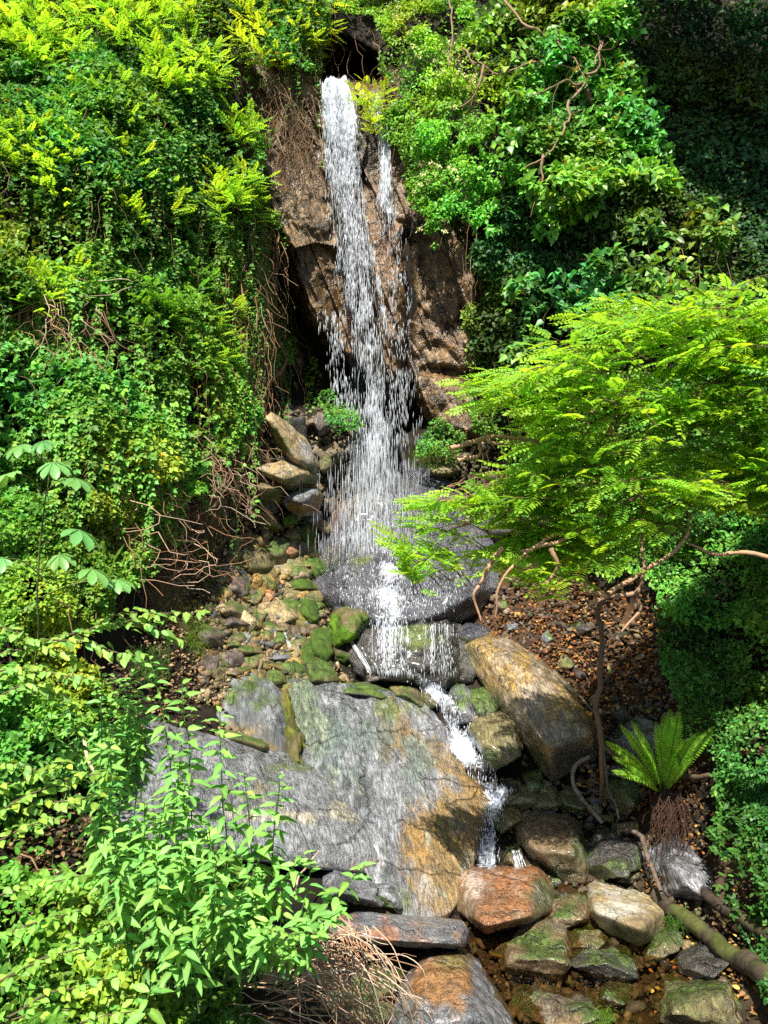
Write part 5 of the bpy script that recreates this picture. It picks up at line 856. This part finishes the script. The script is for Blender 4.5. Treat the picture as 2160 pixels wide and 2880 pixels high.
def leafybranch(name, label, paths, y, size, col, step=.045, T=T_OV2):
    b = pt(*paths[0][0], y); t = thing(name, label, 'shrub', b); sb = MB(); mb = MB()
    for L in paths:
        Q = curve([pt(*a, y+rng.uniform(-.06, .06)) for a in L], 20, .015); tube(sb, Q, .005, .002, (.1, .07, .04), 5); ln = np.linalg.norm(np.diff(Q, axis=0), axis=1).sum(); k = int(ln/step)
        i = np.linspace(2, 18.9, k); a = i.astype(int); pos = Q[a]+(Q[a+1]-Q[a])*(i-a)[:, None]; d = norm(np.gradient(Q, axis=0))[a]; s = norm(np.cross(d, [0, 0, 1])); sg = np.where(np.arange(k) % 2, 1., -1.)[:, None]
        for q in range(2): leaves(mb, T, pos+rvec(k, .012), d*.6+sg*s*(.9 if q else -.7)+np.array([0, 0, -.25])+rvec(k, .2), np.array([-.1, -.4, .85])+rvec(k, .25), rng.uniform(.7, 1.15, k)*size, colvar(col, k, .2, .1))
    mb.build('leaves', M_LEAF, t, smooth=False); sb.build('branches', M_BARK, t); return t
leafybranch('leafy_bush', 'leafy branch reaching right over the brown bank from the left edge', [[(-60, 1860), (150, 1800), (330, 1750), (575, 1715)], [(150, 1800), (280, 1820), (400, 1850)], [(-60, 1760), (80, 1790), (200, 1850)], [(330, 1750), (420, 1760), (500, 1800)], [(250, 1770), (340, 1720), (440, 1730)], [(-60, 1900), (100, 1880), (260, 1910)], [(-40, 1980), (80, 1930), (170, 1960)]], 3.7, .06, (.2, .36, .07), .026)
leafybranch('leafy_bush', 'yellowish leaved bush reaching out low at the left edge', [[(-60, 2330), (80, 2240), (200, 2190), (310, 2180)], [(-60, 2250), (60, 2200), (180, 2150)], [(-60, 2400), (60, 2330), (150, 2300)], [(60, 2260), (160, 2250), (270, 2230)], [(-60, 2180), (30, 2160), (120, 2180)]], 3.3, .055, (.22, .37, .06), .024)
leafybranch('leafy_bush', 'yellow green bush in the bottom left of the picture', [[(-60, 2800), (120, 2700), (300, 2640)], [(-60, 2650), (100, 2600), (260, 2560)], [(20, 2850), (170, 2790), (330, 2740)], [(-60, 2900), (90, 2850), (200, 2830)], [(60, 2960), (220, 2880), (380, 2850)], [(-50, 2540), (80, 2500), (220, 2470)], [(100, 2700), (200, 2650), (330, 2590)]], 3.0, .052, (.2, .38, .06), .02)
# ---------------------------------------------------------------- fallen leaves
def litter(poly, n, col, label, size=(.03, .06)):
    P = np.array(poly, float); u = rng.uniform(P[:, 0].min(), P[:, 0].max(), n*2); v = rng.uniform(P[:, 1].min(), P[:, 1].max(), n*2); k = polysd(u, v, poly)+40*rng.standard_normal(n*2) > 0; u, v = u[k][:n], v[k][:n]; n = len(u)
    X = onhill(u, v, rng.uniform(.02, .07, n)); kk = fbm(X, 2.2, 3, 123)+.3*rng.standard_normal(n) > -.12; X = X[kk]; n = len(X); c = np.array(col)[rng.integers(0, len(col), n)]*np.exp(.3*rng.standard_normal((n, 1))); mb = MB(); leaves(mb, T_OV2, X, rvec(n, 1)*[1, 1, .3], np.array([0, -.5, .8])+rvec(n, .35), rng.uniform(*size, n), c)
    return stuff(mb.build('leaf_litter', M_LEAF, smooth=False, origin=X.mean(0)), label, 'fallen leaves')
litter([(1340, 1600), (1600, 1640), (1830, 1740), (1960, 2000), (1960, 2260), (1700, 2260), (1560, 2060), (1400, 1780)], 9000, [(.26, .085, .025), (.30, .14, .04), (.16, .07, .03), (.09, .05, .03), (.36, .2, .05), (.06, .035, .02), (.05, .03, .02), (.03, .022, .015), (.07, .04, .02)], 'carpet of orange brown fallen leaves on the right slope')
litter([(330, 1560), (600, 1380), (720, 1420), (760, 1500), (640, 1700), (560, 1780), (560, 1950), (700, 1960), (500, 1990), (380, 1750)], 2600, [(.2, .12, .06), (.28, .18, .09), (.12, .07, .04), (.33, .24, .13)], 'brown leaf crumbs and soil on the left bank', (.015, .04))
litter([(1800, 2350), (2160, 2300), (2160, 2880), (1800, 2880)], 420, [(.4, .2, .05), (.5, .36, .08), (.3, .12, .04)], 'scattered yellow and red leaves at the lower right', (.025, .045))

litter([(-100, 1950), (330, 1850), (760, 1900), (700, 2080), (420, 2300), (420, 2600), (-100, 2700)], 4200, [(.12, .07, .035), (.2, .12, .06), (.06, .04, .02), (.26, .17, .08), (.04, .03, .02)], 'dead brown leaves on the ground of the left thicket', (.02, .05))
litter([(1720, 2180), (2260, 2000), (2260, 2950), (1960, 2900), (1820, 2500)], 3200, [(.10, .06, .03), (.16, .08, .03), (.05, .035, .02), (.03, .025, .015), (.22, .12, .04)], 'dead brown leaves under the ivy of the right bank', (.02, .045))
